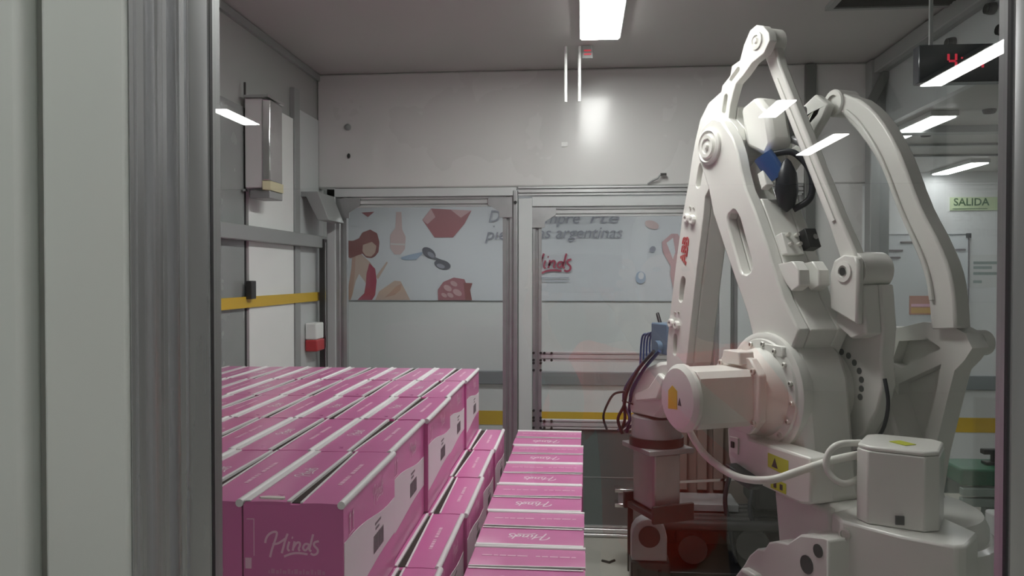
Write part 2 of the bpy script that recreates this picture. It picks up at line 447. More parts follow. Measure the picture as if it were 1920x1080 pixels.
# ------------------------------------------------------------------ lamps
def lamp(name, x0, x1, y0, y1, z, m, label, group=None, hs='white_panel'):
    t = empty(name, ((x0 + x1) / 2, (y0 + y1) / 2, z)); a, b = (x1 - x0) / 2, (y1 - y0) / 2
    MB().box(-a - .012, a + .012, -b - .012, b + .012, -.028, 0).build('housing', hs, t, bevel=.003)
    MB().box(-a, a, -b, b, -.034, -.0285).build('diffuser', m, t)
    return tag(t, label, 'ceiling light', group)
lamp('ceiling_light', 0.0, .19, 2.35, 4.22, CZ, 'lamp_cell', 'long bright white strip light on the ceiling of the robot cell')
lamp('ceiling_light', 1.86, 1.98, 4.45, 5.4, 2.5, 'lamp_side', 'bright ceiling panel light nearest the cell in the side room', 'side room lights')
lamp('ceiling_light', 2.93, 3.05, 6.32, 7.0, 2.5, 'lamp_side', 'thin ceiling strip light above the exit sign', 'side room lights')
lamp('ceiling_light', -1.6, -.4, 5.9, 6.1, 2.5, 'lamp_side', 'added unseen ceiling light filling the corridor behind the left door', 'added corridor lights')  # this lamp and the next are added out of view to light the corridor
lamp('ceiling_light', .2, 1.4, 5.9, 6.1, 2.5, 'lamp_side', 'added unseen ceiling light filling the corridor behind the right door', 'added corridor lights')
lamp('ceiling_light', 3.6, 3.8, 3.6, 4.8, 2.5, 'lamp_side', 'added ceiling light brightening the side room, out of frame', 'side room lights')  # added beyond the view to light the side room
for x0, y0, y1, wh in ((2.20, -3.93, -2.75, 'mirrored over the red clock'), (2.20, -6.96, -5.73, 'mirrored over the linkage rod'), (-2.76, -4.85, -4.25, 'mirrored beside the left window post'),
                       (1.38, -4.9, -4.3, 'mirrored left of the linkage rod'), (-1.05, -.85, .35, 'added left of the camera to brighten panel and shirt, out of frame'), (.55, -1.0, .2, 'added right of the camera to brighten panel and shirt, out of frame')):  # the last two lamps are added to brighten front panel and shirt
    lamp('ceiling_light', x0, x0 + .13, y0, y1, CZ, 'lamp_room', 'operator room strip light ' + wh, 'operator room lights')
# added rods and glowing bars standing in for reflections below the strip light
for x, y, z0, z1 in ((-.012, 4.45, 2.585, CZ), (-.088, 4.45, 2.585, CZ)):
    tag(MB().cyl((x, y, z0), (x, y, z1), .009, n=10).build('streak_rod', 'white_panel', smooth=40), 'thin white rod in place of a reflected streak under the strip light, %s one' % ('left' if x < -.05 else 'right'), 'streak_rod')
t = tag(empty('mirrored_digits', (.032, 4.45, 2.82)), 'small red glowing bars in place of mirrored digits under the strip light', 'reflection stand-in')  # added case with glowing bars, imitates the mirrored clock digits
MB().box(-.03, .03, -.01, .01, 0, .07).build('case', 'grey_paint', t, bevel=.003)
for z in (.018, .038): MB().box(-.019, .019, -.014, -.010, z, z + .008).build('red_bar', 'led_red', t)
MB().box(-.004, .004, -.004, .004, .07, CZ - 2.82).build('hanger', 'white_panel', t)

# ------------------------------------------------------------------ things on the walls and ceiling
# dark ceiling vent
t = tag(empty('ceiling_vent', (1.45, 3.47, CZ)), 'dark square ceiling grille above the robot', 'vent')
f = MB(); f.box(-.31, .31, -.43, -.40, -.02, 0).box(-.31, .31, .40, .43, -.02, 0).box(-.31, -.28, -.40, .40, -.02, 0).box(.28, .31, -.40, .40, -.02, 0); f.build('frame', 'grey_paint', t)
MB().box(-.28, .28, -.40, .40, -.004, -.001).build('backing', 'black', t)
sl = MB().box(-.28, .28, -.012, .012, -.014, -.010).mesh('slat', 'vent_black')
for i in range(20): place('slat', sl, t, (0, -.38 + i * .04, 0), (R(-35), 0, 0))
# ceiling spots of the side room (dark cans)
def spot(loc, mx, wh):
    t = tag(empty('ceiling_spot', loc), 'small dark round spot ' + wh, 'spotlight', 'small dark spots by the glass wall')
    MB().lathe([(.034, 0), (.034, .008), (.028, .02), (.026, .015), (.026, .010)], mx, 18).build('ring', 'black', t, smooth=40)
    MB().lathe([(.025, 0), (.025, .012), (.008, .012)], mx, 14).build('lens', 'black', t)
for y, z, wh in ((3.98, 2.73, 'on the upper right wall above the left end of the clock'), (3.61, 2.77, 'highest on the upper right wall, near the frame edge'), (3.51, 2.65, 'on the upper right wall just above the clock')):
    spot((1.757, y, z), lambda a, b, h: (-h * 1.6, a, b * .75), wh)
for x, y, wh in ((2.11, 5.14, 'in the side room ceiling right of the bright panel'), (2.14, 4.43, 'in the side room ceiling under the clock')):
    spot((x, y, 2.5), lambda a, b, h: (a, b, -h), wh)
tag(MB().bar((1.752, 4.80, 2.80), (1.645, 4.80, 2.58), .05, .035, (0, 1, 0)).build('corner_brace', 'dark_post', bevel=.004), 'dark diagonal brace at the top of the right corner post', 'brace')
# LED clock
t = tag(empty('led_clock', (1.50, 3.25, 2.37)), 'dark wall clock display with red LED digits near the corner post', 'clock')
MB().box(-.205, .205, -.03, .03, 0, .145).build('case', 'clock_face', t, bevel=.004)
for x in (-.15, .15): MB().box(x - .006, x + .006, -.006, .006, .145, CZ - 2.37).build('hanger', 'grey_paint', t)
SEG = {'a': (0, 1, 1), 'g': (0, .5, 1), 'd': (0, 0, 1), 'f': (-.5, .75, 0), 'b': (.5, .75, 0), 'e': (-.5, .25, 0), 'c': (.5, .25, 0)}
def digit(segs, cx, cz, wd, ht):
    m = MB()
    for s_ in segs:
        u, v, hz = SEG[s_]
        x, z = cx + u * wd, cz + v * ht
        if hz: m.box(x - wd * .42, x + wd * .42, -.033, -.030, z - .004, z + .004)
        else: m.box(x - .004, x + .004, -.033, -.030, z - ht * .2, z + ht * .2)
    return m.build('digit', 'led_red', t)
digit('fgbc', -.083, .05, .028, .06); digit('bc', .015, .05, .028, .06)
for z in (.060, .088): MB().box(-.050, -.044, -.033, -.030, z, z + .006).build('colon_dot', 'led_red', t)
# stainless lamp box on the left wall
t = tag(empty('insect_lamp', (-1.638, 3.89, 2.035)), 'stainless steel boxed wall lamp with cream cap above the guard rail', 'wall lamp')
MB().box(0, .088, -.10, .09, .02, .455).build('body', 'white_panel', t, bevel=.004)
MB().prism([(.089, -.105), (.122, -.085), (.122, .075), (.089, .095)], .055, .45, lambda u, v, h: (u, v, h)).build('casing', 'steel', t, bevel=.005)
MB().box(-.0, .125, -.12, .095, .456, .468).build('top_cap', 'steel', t)
MB().prism([(.089, -.108), (.126, -.088), (.126, .078), (.089, .098)], .008, .053, lambda u, v, h: (u, v, h)).build('bottom_cap', 'sensor_amber', t, bevel=.003)
MB().box(.02, .12, -.09, .08, -.03, .007).build('tray', 'grey_paint', t, bevel=.003)
MB().box(.0, .012, -.125, -.10, .0, .012).build('shelf_edge', 'steel', t)
MB().cyl((.006, -.11, .468), (.006, -.11, .53), .006, n=8).build('hanger', 'dark_metal', t)
# red and white box on the left wall
t = tag(empty('call_box', (-1.645, 4.72, 1.20)), 'small white wall box with a red lower half by the left door', 'box')
MB().box(0, .07, -.07, .07, .04, .14).build('upper_case', 'white_panel', t, bevel=.008)
MB().box(0, .075, -.072, .072, -.03, .04).build('lower_case', 'red_box', t, bevel=.008)
# sloped bracket and dark slot beside the left door
tag(MB().prism([(0, 0), (.10, 0), (.17, -.17), (.10, -.17), (.03, -.03), (0, -.03)], 4.60, 4.90, lambda u, v, h: (-1.648 + u, h, 2.12 + v)).build('angle_bracket', 'grey_paint', bevel=.004), 'grey angled sheet bracket in the corner left of the doors', 'bracket')
t = tag(empty('slot_cover', (-1.615, 4.86, .3)), 'narrow dark vertical slot strip in the corner left of the doors', 'strip')
MB().box(0, .03, -.03, .03, 0, 1.55).build('body', 'dark_metal', t)
MB().box(.030, .036, -.02, -.008, .02, 1.53).build('bright_edge', 'steel', t)
# small fittings on the header wall
tag(MB().lathe([(.02, 0), (.02, .012), (.012, .02), (.004, .022)], lambda a, b, h: (a - 1.46, BY - h, 2.555 + b), 14).build('wall_plug', 'grey_paint'), 'small round grey plug on the white header, upper left', 'plug')
tag(MB().lathe([(.009, 0), (.009, .008), (.003, .01)], lambda a, b, h: (a - 1.455, BY - h, 2.375 + b * 1.8), 12).build('wall_hole_cap', 'black'), 'tiny black mark on the white header below the grey plug', 'plug')
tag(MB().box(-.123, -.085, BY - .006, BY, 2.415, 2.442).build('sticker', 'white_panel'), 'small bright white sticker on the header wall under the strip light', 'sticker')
t = tag(empty('header_hook', (.46, BY, 2.20)), 'small bent grey hook on the lower edge of the header', 'hook')
MB().tube([(-.06, -.01, -.02), (-.03, -.02, 0), (0, -.03, .012), (.01, -.03, .03), (.045, -.03, .034)], .006, 8).build('arm', 'grey_paint', t, smooth=50)
MB().box(.015, .05, -.04, -.02, .028, .042).build('clip', 'dark_metal', t)

# far wall of the corridor: exit sign, board, notices
t = tag(empty('exit_sign', (3.315, FY, 2.23)), 'pale green exit sign reading SALIDA on the far wall', 'sign')
MB().box(-.20, .26, -.012, 0, -.055, .055).build('plate', 'sign_green', t)
place('lettering', text_mesh('salida', 'SALIDA', .088, 'dark_green', bold=.0016), t, (-.03, -.0135, .012), FACE_FRONT)
MB().box(-.18, .10, -.0135, -.012, -.046, -.040).build('underline', 'dark_green', t)
MB().prism([(.18, .012), (.215, .022), (.215, .014), (.25, .014), (.25, .006), (.215, .006), (.215, -.002)], -.0135, -.012, lambda u, v, h: (u, h, v)).build('arrow', 'dark_green', t)
t = tag(empty('notice_board', (2.905, FY - .003, 1.40)), 'tall pale board with thin dark edges behind the robot linkage', 'board')
MB().box(-.36, .36, -.02, 0, -.57, .575).build('panel', 'board', t, bevel=.003)
MB().box(.352, .362, -.026, -.02, -.57, .575).build('edge_strip', 'grey_print', t)
MB().box(-.36, .352, -.026, -.02, .568, .575).build('edge_strip', 'grey_band', t)
MB().box(.335, .372, -.034, -.02, .54, .58).build('corner_cap', 'print_black', t)
for x0, x1, z in ((-.34, -.18, .435), (-.20, -.03, .505), (.20, .33, .44), (-.30, -.20, .375)):
    MB().box(x0, x1, -.03, -.02, z - .008, z + .008).build('handle_bar', 'grey_print', t)
t = tag(empty('wall_notice', (2.89, FY - .003, 1.37)), 'small copper coloured notice with a gold lower band on the pale board', 'notice')
MB().box(-.108, .108, -.026, -.021, -.08, .08).build('sheet', 'sign_copper', t)
MB().box(-.095, .085, -.028, -.0262, -.068, -.02).build('gold_band', 'sign_gold', t)
MB().box(-.095, .075, -.030, -.0282, -.012, .012).build('pale_line', 'pink_print', t)
t = tag(empty('paper_notice', (3.40, FY, 1.66)), 'faded paper notice on the far wall right of the pale board', 'notice')
MB().box(-.12, .14, -.004, 0, -.14, .14).build('sheet', 'paper', t)
for z, x1 in ((.07, .10), (.03, .06), (-.02, .11), (-.09, -.02)):
    MB().box(-.09, x1, -.006, -.0042, z - .012, z + .012).build('printed_line', 'sage', t)
t = tag(empty('soap_dispenser', (2.98, FY, .64)), 'white box with a sloped top on the grey bumper band', 'dispenser')
MB().prism([(-.03, 0), (-.16, 0), (-.16, .10), (-.12, .2), (-.03, .2)], -.12, .14, lambda u, v, h: (h, u, v)).build('case', 'white_panel', t, bevel=.008)
MB().box(-.10, .12, -.158, -.155, -.015, .0).build('slot', 'grey_print', t)

# ------------------------------------------------------------------ advertising poster on the far wall
K = .00477
t = tag(empty('poster', (-2.131, FY - .003, 1.40)), 'long pale blue advertising poster on the corridor wall behind the glass doors', 'poster')
MB().box(0, 3.20, -.006, 0, 0, 1.0).build('sheet', 'poster', t)
MB().box(0, 3.20, -.009, 0, -.006, .0).build('lower_edge', 'grey_band', t)
_lay = [.0065]
def art(name, m, pts, ox=-48.0, oy=223.0, k=1 / 3.0):
    """print shape: points in 1/3 units of the artwork"""
    _lay[0] += .0004
    y = -_lay[0]
    P = [((x * k + ox) * K, (oy - yy * k) * K) for x, yy in pts]
    tri = tessellate_polygon([[Vector((a, b, 0)) for a, b in P]])
    return MB().add([(a, y, b) for a, b in P], tri).build(name, m, t)
def ell(cx, cy, rx, ry, rot=0, n=18):
    c, s = math.cos(R(rot)), math.sin(R(rot))
    return [(cx + rx * math.cos(q) * c - ry * math.sin(q) * s, cy + rx * math.cos(q) * s + ry * math.sin(q) * c) for q in [2 * math.pi * i / n for i in range(n)]]
art('figure_skin', 'skin', [(185, 415), (235, 405), (290, 455), (320, 500), (325, 560), (280, 600), (255, 560), (225, 520), (205, 560), (185, 640), (175, 668), (148, 668), (165, 580), (180, 490)])
art('figure_skin', 'skin_shade', [(185, 415), (205, 420), (200, 520), (185, 640), (175, 668), (148, 668), (165, 580), (180, 490)])
art('figure_legs', 'skin', [(318, 668), (340, 620), (430, 558), (465, 562), (490, 610), (520, 668)])
art('figure_legs', 'skin_shade', [(400, 630), (440, 590), (470, 575), (465, 610), (430, 640), (370, 655)])
art('figure_arm', 'skin', [(322, 535), (385, 450), (392, 456), (335, 550)])
art('figure_hair', 'hair', [(245, 285), (290, 268), (330, 290), (344, 340), (338, 395), (318, 420), (300, 430), (270, 428), (245, 405), (215, 415), (175, 432), (150, 415), (140, 370), (143, 330), (190, 332), (225, 318)])
art('figure_face', 'skin', [(248, 355), (300, 338), (326, 362), (318, 400), (295, 422), (265, 418), (245, 392)])
art('figure_dress', 'dress', [(285, 460), (318, 490), (327, 560), (318, 640), (300, 668), (215, 668), (255, 630), (265, 570), (268, 520)])
art('perfume_bottle', 'peach', [(440, 170), (470, 170), (475, 270), (495, 310), (490, 380), (465, 410), (430, 410), (405, 375), (405, 300), (435, 260)])
art('bottle_line', 'paper', [(408, 346), (490, 350), (490, 358), (408, 355)])
art('gem', 'gem', [(590, 215), (640, 152), (870, 165), (830, 240), (765, 315), (660, 315)])
art('gem_facet', 'gem_light', [(590, 215), (640, 152), (665, 200), (620, 240)])
art('gem_facet', 'gem_light', [(750, 158), (870, 165), (810, 205)])
art('small_gem', 'gem', [(240, 172), (315, 168), (278, 198)])
art('chain', 'poster_blue', [(470, 425), (530, 408), (590, 396), (590, 408), (555, 440), (500, 442), (470, 436)])
art('sunglass_lens', 'shades', ell(628, 402, 44, 26, 35)); art('sunglass_lens', 'shades', ell(705, 468, 48, 26, 15))
art('sunglass_bridge', 'shades', [(650, 420), (700, 440), (694, 452), (646, 434)])
art('lens_shine', 'poster_grey', ell(640, 412, 24, 12, 35)); art('lens_shine', 'poster_grey', ell(695, 476, 24, 12, 15))
art('rose', 'flower', [(680, 668), (678, 610), (710, 565), (770, 540), (830, 550), (850, 600), (860, 668)])
art('rose_leaf', 'hair', [(825, 570), (875, 572), (862, 610), (873, 668), (835, 668)])
for cx, cy, r in ((735, 600, 26), (770, 575, 22), (790, 625, 28), (750, 640, 20), (715, 640, 18)): art('rose_petal', 'gem_light', ell(cx, cy, r, r * .6, 30, 12))
art('far_figure', 'gem_light', [(1925, 345), (1975, 300), (2010, 300), (2060, 380), (2060, 660), (2000, 660), (1970, 520), (1975, 480), (1930, 400)])
art('far_figure', 'poster', [(1950, 350), (1985, 322), (1998, 400), (1985, 440)])
art('blue_ornament', 'poster_blue', ell(1810, 540, 28, 34)); art('blue_ornament', 'poster', ell(1812, 530, 16, 20)); art('blue_ornament', 'poster_grey', ell(1875, 385, 16, 18, 30)); art('brown_ornament', 'peach', ell(1870, 250, 40, 22, 20))
def fit_text(body, px0, px1, py, m, size, shear=.25):
    me = text_mesh('poster_text', body, size, m, shear=shear, ext=.0004)
    xs = [v.co.x for v in me.vertices]; wdt = max(xs) - min(xs); want = (px1 - px0) * K
    o = place('lettering', me, t, (((px0 + px1) / 2 - 648) * K, -.024, (563 - py) * K), FACE_FRONT, (want / wdt, 1, 1)); return o
fit_text('D', 921, 942, 407, 'poster_grey', .15); fit_text('pıe', 915, 955, 440, 'poster_grey', .145)
fit_text('empre', 1012, 1090, 411, 'poster_grey', .145); fit_text('rte', 1108, 1162, 411, 'poster_grey', .145)
fit_text('as argentinas', 1013, 1169, 438, 'poster_grey', .145)
place('brand_lettering', logo_mesh('brand_lettering', 'dress', .42, .042), t, ((1033 - 648) * K, -.024, (563 - 494) * K), FACE_FRONT)
MB().box((931 - 648) * K, (934 - 648) * K, -.0245, -.024, (563 - 426.5) * K, (563 - 423.5) * K).build('letter_dot', 'poster_grey', t)
for z in (42, 36): MB().box((1018 - 648) * K, (1072 - 648) * K, -.025, -.024, z * K, (z + 1.2) * K).build('small_print', 'poster_grey', t)

# ------------------------------------------------------------------ pink cartons
def carton_meshes(W, L, H, logo_w):
    M = {}
    hw, hl = W / 2, L / 2
    M['body'] = MB().box(-hw, hw, -hl, hl, 0, H - .006).mesh('body', 'pink')
    # two closing flaps: logo flap at -x, text flap at +x, narrow gap
    def flap(x0, x1, ya, yb, w0=0, w1=0):
        m = MB(); n = 6
        vs = []
        for i in range(n + 1):
            s_ = i / n; x = x0 + (x1 - x0) * s_
            for y, ww in ((-ya, w0), (yb, w1)): vs.append((x + ww * (1 - s_), y, .0015 * math.sin(s_ * math.pi)))
        for i in range(n + 1):
            s_ = i / n; x = x0 + (x1 - x0) * s_
            for y, ww in ((-ya, w0), (yb, w1)): vs.append((x + ww * (1 - s_), y, -.0045))
        o = 2 * (n + 1)
        fs = []
        for i in range(n):
            a = 2 * i
            fs += [(a, a + 2, a + 3, a + 1), (o + a, o + a + 1, o + a + 3, o + a + 2), (a, a + 1 + 0, o + a + 1, o + a) if i == 0 else (a, a + 2, o + a + 2, o + a), (a + 1, o + a + 1, o + a + 3, a + 3)]
        fs += [(0, 2, o + 2, o), (2 * n, 2 * n + 1, o + 2 * n + 1, o + 2 * n), (0, o, o + 1, 1)]
        return m.add(vs, fs)
    M['flap_logo'] = flap(-hw + .002, -.006, hl - .001, hl - .001).mesh('flap', 'pink_flap', 50)
    M['flap_text'] = flap(.004, hw - .002, hl + .001, hl - .002, .010, 0).mesh('flap', 'pink_flap', 50)
    M['flap_text_b'] = flap(.004, hw - .002, hl + .001, hl - .002, 0, .012).mesh('flap', 'pink_flap', 50)
    M['cut_left'] = MB().prism([(-.013, .0022), (-.0055, .0022), (-.0055, -.004), (-.013, .0012)], -hl + .004, hl - .004, lambda u, v, h: (u, h, v)).mesh('cut_edge', 'carton_white')
    def cutr(w0, w1):
        vs = [(x + ww, y, z) for y, ww in ((-hl, w0), (hl - .003, w1)) for x, z in ((.0035, .0022), (.0085, .0022), (.0085, .0012), (.0035, -.004))]
        return MB().add(vs, [(0, 1, 2, 3), (7, 6, 5, 4), (0, 4, 5, 1), (1, 5, 6, 2), (2, 6, 7, 3), (3, 7, 4, 0)]).mesh('cut_edge', 'carton_white')
    M['cut_right'] = cutr(.010, 0); M['cut_right_b'] = cutr(0, .012)
    M['gap'] = MB().box(-.0055, .0145, -hl + .01, hl - .01, -.0046, -.0036).mesh('flap_gap', 'carton_inside')
    m = MB(); m.cyl((hw - .0035, -hl - .002, 0), (hw - .0035, hl + .001, 0), .0075, n=10)
    M['edge'] = m.mesh('rolled_edge', 'carton_white', 50)
    M['edge_band'] = MB().box(-hw, -hw + .013, -hl + .002, hl - .002, .0008, .0028).mesh('edge_band', 'carton_white')
    M['logo_top'] = logo_mesh('top_lettering', 'white_print', logo_w, .040)
    M['logo_side'] = logo_mesh('side_lettering', 'pink_print', H * .33, .045)
    M['logo_front'] = logo_mesh('front_lettering', 'pink_print', W * .54, .040)
    m = MB(); x = 0.0
    for k in range(10):
        ln = .008 + .010 * ((k * 7) % 4) / 3; m.box(x, x + ln, -.0042, .0042, 0, .0004); x += ln + .003
        if k == 4: x += .012
    for i, v in enumerate(m.v): m.v[i] = (v[0] - x / 2, v[1], v[2])
    M['text_top'] = m.mesh('small_print', 'pink_print')
    # long side print (+x): white panel with wavy top, barcode block, handling arrows
    top = [(-hl + .004 + (L - .008) * i / 16, H * (.715 - .10 * i / 16 + .02 * math.sin(i / 16 * 6.0))) for i in range(17)]
    bot = [(hl - .004 - (L - .008) * i / 16, H * (.30 - .06 * i / 16 + .015 * math.sin(i / 16 * 5.0))) for i in range(17)]
    M['side_panel'] = MB().prism(top + bot, 0, .0008, lambda u, v, h: (hw + h, u, v)).mesh('side_panel', 'carton_white')
    m = MB(); x0 = L * .02; z0, z1 = H * .36, H * .50
    for a, b, c, d in ((x0, x0 + .085, z0, z0 + .003), (x0, x0 + .085, z1 - .003, z1)): m.box(hw + .001, hw + .0014, a, b, c, d)
    k = 0; y = x0
    while y < x0 + .083:
        b = .0014 + .0022 * ((k * 5) % 3) / 2; m.box(hw + .001, hw + .0014, y, y + b, z0, z1); y += b + .0016 + .0016 * ((k * 3) % 2); k += 1
    M['barcode'] = m.mesh('barcode', 'grey_print')
    m = MB()
    for r, (a, b) in enumerate(((0, .05), (.004, .035))): m.box(hw + .001, hw + .0014, x0 + .012 + a, x0 + .012 + b, H * .575 - r * .011, H * .575 - r * .011 + .005)
    M['side_text'] = m.mesh('printed_lines', 'grey_print')
    m = MB(); y0 = -hl + L * .08
    for a in (0, .022): m.prism([(y0 + a + .004, H * .76), (y0 + a + .004, H * .86), (y0 + a, H * .86), (y0 + a + .006, H * .90), (y0 + a + .012, H * .86), (y0 + a + .008, H * .86), (y0 + a + .008, H * .76)], .001, .0014, lambda u, v, h: (hw + h, u, v))
    m.box(hw + .001, hw + .0014, y0 - .003, y0 + .037, H * .735, H * .742)
    M['arrows'] = m.mesh('handling_arrows', 'pink_print')
    m = MB(); yb = -hl - .0006
    for a, b, c, d in ((-hw + .006, -hw + .02, H * .872, H * .878), (-hw + .019, -hw + .0205, H * .62, H * .878), (-hw + .003, -hw + .015, H * .53, H * .605)):
        m.box(a, b, yb, yb + .0004, c, d)
    M['front_mark'] = m.mesh('front_mark', 'pink_print')
    m = MB(); x = -W * .25
    for k in range(15):
        b = .003 + .004 * ((k * 5) % 3) / 2; m.box(x, x + b, yb, yb + .0003, H * .40, H * .40 + .006 + .003 * (k % 2)); x += b + .0022
    M['tagline'] = m.mesh('tagline', 'pink_faint')
    return M
TW, TL, TH = .187, .414, .265
BIG = carton_meshes(.324, .306, .243, .12)
TALL = carton_meshes(TW, TL, TH, .075)
def carton(M, W, L, H, loc, rz, label, group, detail=True, front=False, side=False, bare=False):
    t = tag(empty('carton', loc, rz), label, 'carton', group)
    place('body', M['body'], t)
    z = H - .0015
    j = [random.uniform(-1, 1) for _ in range(6)]
    fa = place('flap', M['flap_logo'], t, (0, 0, z), (R(.3 * j[0]), R(-.35 - .4 * abs(j[1])), 0))
    b = '_b' if j[5] > 0 else ''
    fb = place('flap', M['flap_text' + b], t, (0, 0, z), (R(.3 * j[2]), R(.2 + .4 * abs(j[3])), 0))
    if bare: return t
    place('flap_gap', M['gap'], t, (0, 0, z + .0012)); place('rolled_edge', M['edge'], t, (0, 0, z - .003))
    place('cut_edge', M['cut_left'], fa, (0, 0, .0004)); place('edge_band', M['edge_band'], fa, (0, 0, .0004))
    place('lettering', M['logo_top'], fa, (-W * .25, L * .02, .0019), (0, 0, R(90)))
    place('cut_edge', M['cut_right' + b], fb, (0, 0, .0002))
    place('small_print', M['text_top'], fb, (W * .27, 0, .0018), (0, 0, R(90)), (1.0 if W < .25 else 1.5, 1, 1))
    if side:
        sp_ = place('side_panel', M['side_panel'], t); place('barcode', M['barcode'], sp_); place('printed_lines', M['side_text'], sp_); place('handling_arrows', M['arrows'], t)
        place('lettering', M['logo_side'], t, (W / 2 + .0006, L * .12, H * .82), (R(90), 0, R(90)))
    if front:
        place('lettering', M['logo_front'], t, (-.002, -L / 2 - .0005, H * .70), FACE_FRONT); place('front_mark', M['front_mark'], t); place('tagline', M['tagline'], t, (0, 0, H * .10))
    return t
ORD = ['first', 'second', 'third', 'fourth', 'fifth', 'sixth']
Y0 = 1.412; PW, PL = .193, .4185
ZB = .145; LAYER = TH + .0035
ROWX = [.004, -.005, .004, -.004, .003]
for lay in range(4):
    xr = -.43 if lay % 2 else -.318
    for c in range(6):
        for r in range(5):
            yc = Y0 + PL * (r + .5)
            x = xr - .010 * (yc - Y0) - PW * (c + .5) + ROWX[r]
            jx, jy, ja = (random.uniform(-.0012, .0012), random.uniform(-.001, .001), R(random.uniform(-.10, .10)))
            row = ['front row', 'second row from front', 'middle row', 'fourth row from front', 'back row'][r]
            if lay == 3:
                lab = 'top pink carton of the tall stack, %s, %s' % (row, ['at the right edge', 'second from right edge', 'third from right edge', 'fourth from right edge', 'fifth from right edge', 'sixth from right edge'][c])
                carton(TALL, TW, TL, TH, (x + jx, yc + jy, ZB + lay * LAYER), ja + R(.57), lab, 'pink cartons on top of the tall stack', True, r == 0, c == 0)
            elif lay == 2 and c == 0:
                carton(TALL, TW, TL, TH, (x + jx, yc + jy, ZB + lay * LAYER), ja + R(.57), 'pink carton on the ledge one layer below the tall stack, %s' % row, 'pink cartons on the ledge', True, r == 0, True)
            elif c == 0 or r == 0:
                carton(TALL, TW, TL, TH, (x + jx, yc + jy, ZB + lay * LAYER), ja + R(.57), 'pink carton in the lower layers of the tall stack', 'lower cartons of the tall stack', True, r == 0, c == 0)
            else:
                carton(TALL, TW, TL, TH, (x, yc, ZB + lay * LAYER), R(.57), 'pink carton hidden inside the tall stack', 'hidden cartons of the tall stack', bare=True)
tab = tag(MB().prism([(-.055, .0), (-.012, -.004), (-.010, .004), (-.014, .016), (-.045, .020), (-.06, .010)], -.003, 0.0, lambda u, v, h: (-.527 + u, Y0 - .004 + v * .6, ZB + 4 * LAYER + .002 - h)).build('loose_cardboard_tab', 'carton_cut'), 'torn brown cardboard tab on the front edge of the nearest carton', 'cardboard')
BW, BL, BH = .324, .306, .242
for lay in range(3):
    for r in range(7):
        yc = 3.88 - .332 * (r + .5)
        lab = 'wide pink carton in the low row by the gripper, %s' % ['farthest from the front', 'second from the far end', 'third from the far end', 'fourth from the far end', 'fifth from the far end', 'sixth from the far end', 'nearest the window'][r] if lay == 2 else 'wide pink carton in the lower layers of the low row'
        carton(BIG, BW, BL, BH, (-.150 + random.uniform(-.004, .006) + (.008 if r > 4 else 0), yc, .137 + lay * (BH + .004)), R(90) + R(random.uniform(-.4, .0)), lab,
               'wide pink cartons on top of the low row' if lay == 2 else 'lower cartons of the low row', side=False)
def pallet(x0, x1, y0, y1, h, label):
    t = tag(empty('pallet', (x0, y0, 0)), label, 'pallet')
    wd, dp = x1 - x0, y1 - y0
    n = max(3, int(dp / .16))
    me = MB().box(0, wd, 0, .11, h - .022, h - .001).mesh('plank', 'wood')
    for i in range(n): place('plank', me, t, (0, (dp - .11) * i / (n - 1), 0))
    m2 = MB().box(0, .09, 0, dp, .022, h - .022).mesh('bearer', 'wood'); m3 = MB().box(0, .09, 0, dp, 0, .022).mesh('skid', 'wood')
    for i in range(3):
        place('bearer', m2, t, ((wd - .09) * i / 2, 0, 0)); place('skid', m3, t, ((wd - .09) * i / 2, 0, 0))
pallet(-1.63, -.325, Y0 - .01, Y0 + 5 * PL + .01, ZB, 'wooden pallet hidden under the tall stack of pink cartons')
pallet(-.300, -.002, 1.555, 3.88, .137, 'narrow wooden pallet hidden under the low row of pink cartons')

# ------------------------------------------------------------------ the robot: local x forward, y to its left side, z up
rob = tag(empty('palletizing_robot', (.90, 2.71, 0), R(114.7)), 'large white four-axis palletizing robot arm with parallel linkage rods', 'robot')
FZ = lambda u, v, h: (u, h, v)             # profile in (forward, up), extruded to the side
def pr(name, poly, a0, a1, m='robot_white', holes=(), bevel=.006, parent=None):
    return MB().prism(poly, a0, a1, FZ, holes).build(name, m, parent or rob, bevel=bevel)
def hub(name, f, z, prof, m='robot_white', parent=None, n=36):
    """turned part on an axis pointing to the robot's left: (radius, side offset)"""
    return MB().lathe(prof, lambda x, y, h: (f + x, h, z + y), n).build(name, m, parent or rob, smooth=35)
def slot(p, q, wd, n=5):
    a, b = Vector((p[0], p[1])), Vector((q[0], q[1])); d = (b - a).normalized(); nn = Vector((-d.y, d.x)); r = wd / 2
    a2, b2 = a + d * r, b - d * r; out = []
    for i in range(n + 1):
        t_ = math.pi * i / n; out.append(a2 - d * math.sin(t_) * r + nn * math.cos(t_) * r)
    for i in range(n + 1):
        t_ = math.pi * i / n; out.append(b2 + d * math.sin(t_) * r - nn * math.cos(t_) * r)
    return [(v.x, v.y) for v in out]
def bolt(f, z, a, r=.011, h=.008, m='bolt', parent=None, ax=1):
    return MB().lathe([(r, 0), (r, h * .7), (r * .8, h), (r * .45, h), (r * .45, h * .4), (r * .1, h * .4)], lambda x, y, w_: (f + x, a + ax * w_, z + y), 10).build('bolt', m, parent or rob)

# base and turning frame
MB().lathe([(.34, 0), (.34, .04), (.26, .06), (.26, .50), (.30, .56), (.30, .66)], lambda x, y, h: (x - .12, y - .06, h), 40).build('pedestal', 'robot_white', rob, smooth=40)
MB().lathe([(.32, .66), (.325, .68), (.32, .70), (.275, .82), (.26, .83)], lambda x, y, h: (x - .12, y - .06, h), 48).build('base_ring', 'robot_white', rob, smooth=30)
MB().lathe([(.25, .83), (.25, .86), (.235, .895), (.215, .905)], lambda x, y, h: (x - .12, y - .06, h), 48).build('turntable', 'robot_white', rob, smooth=30)
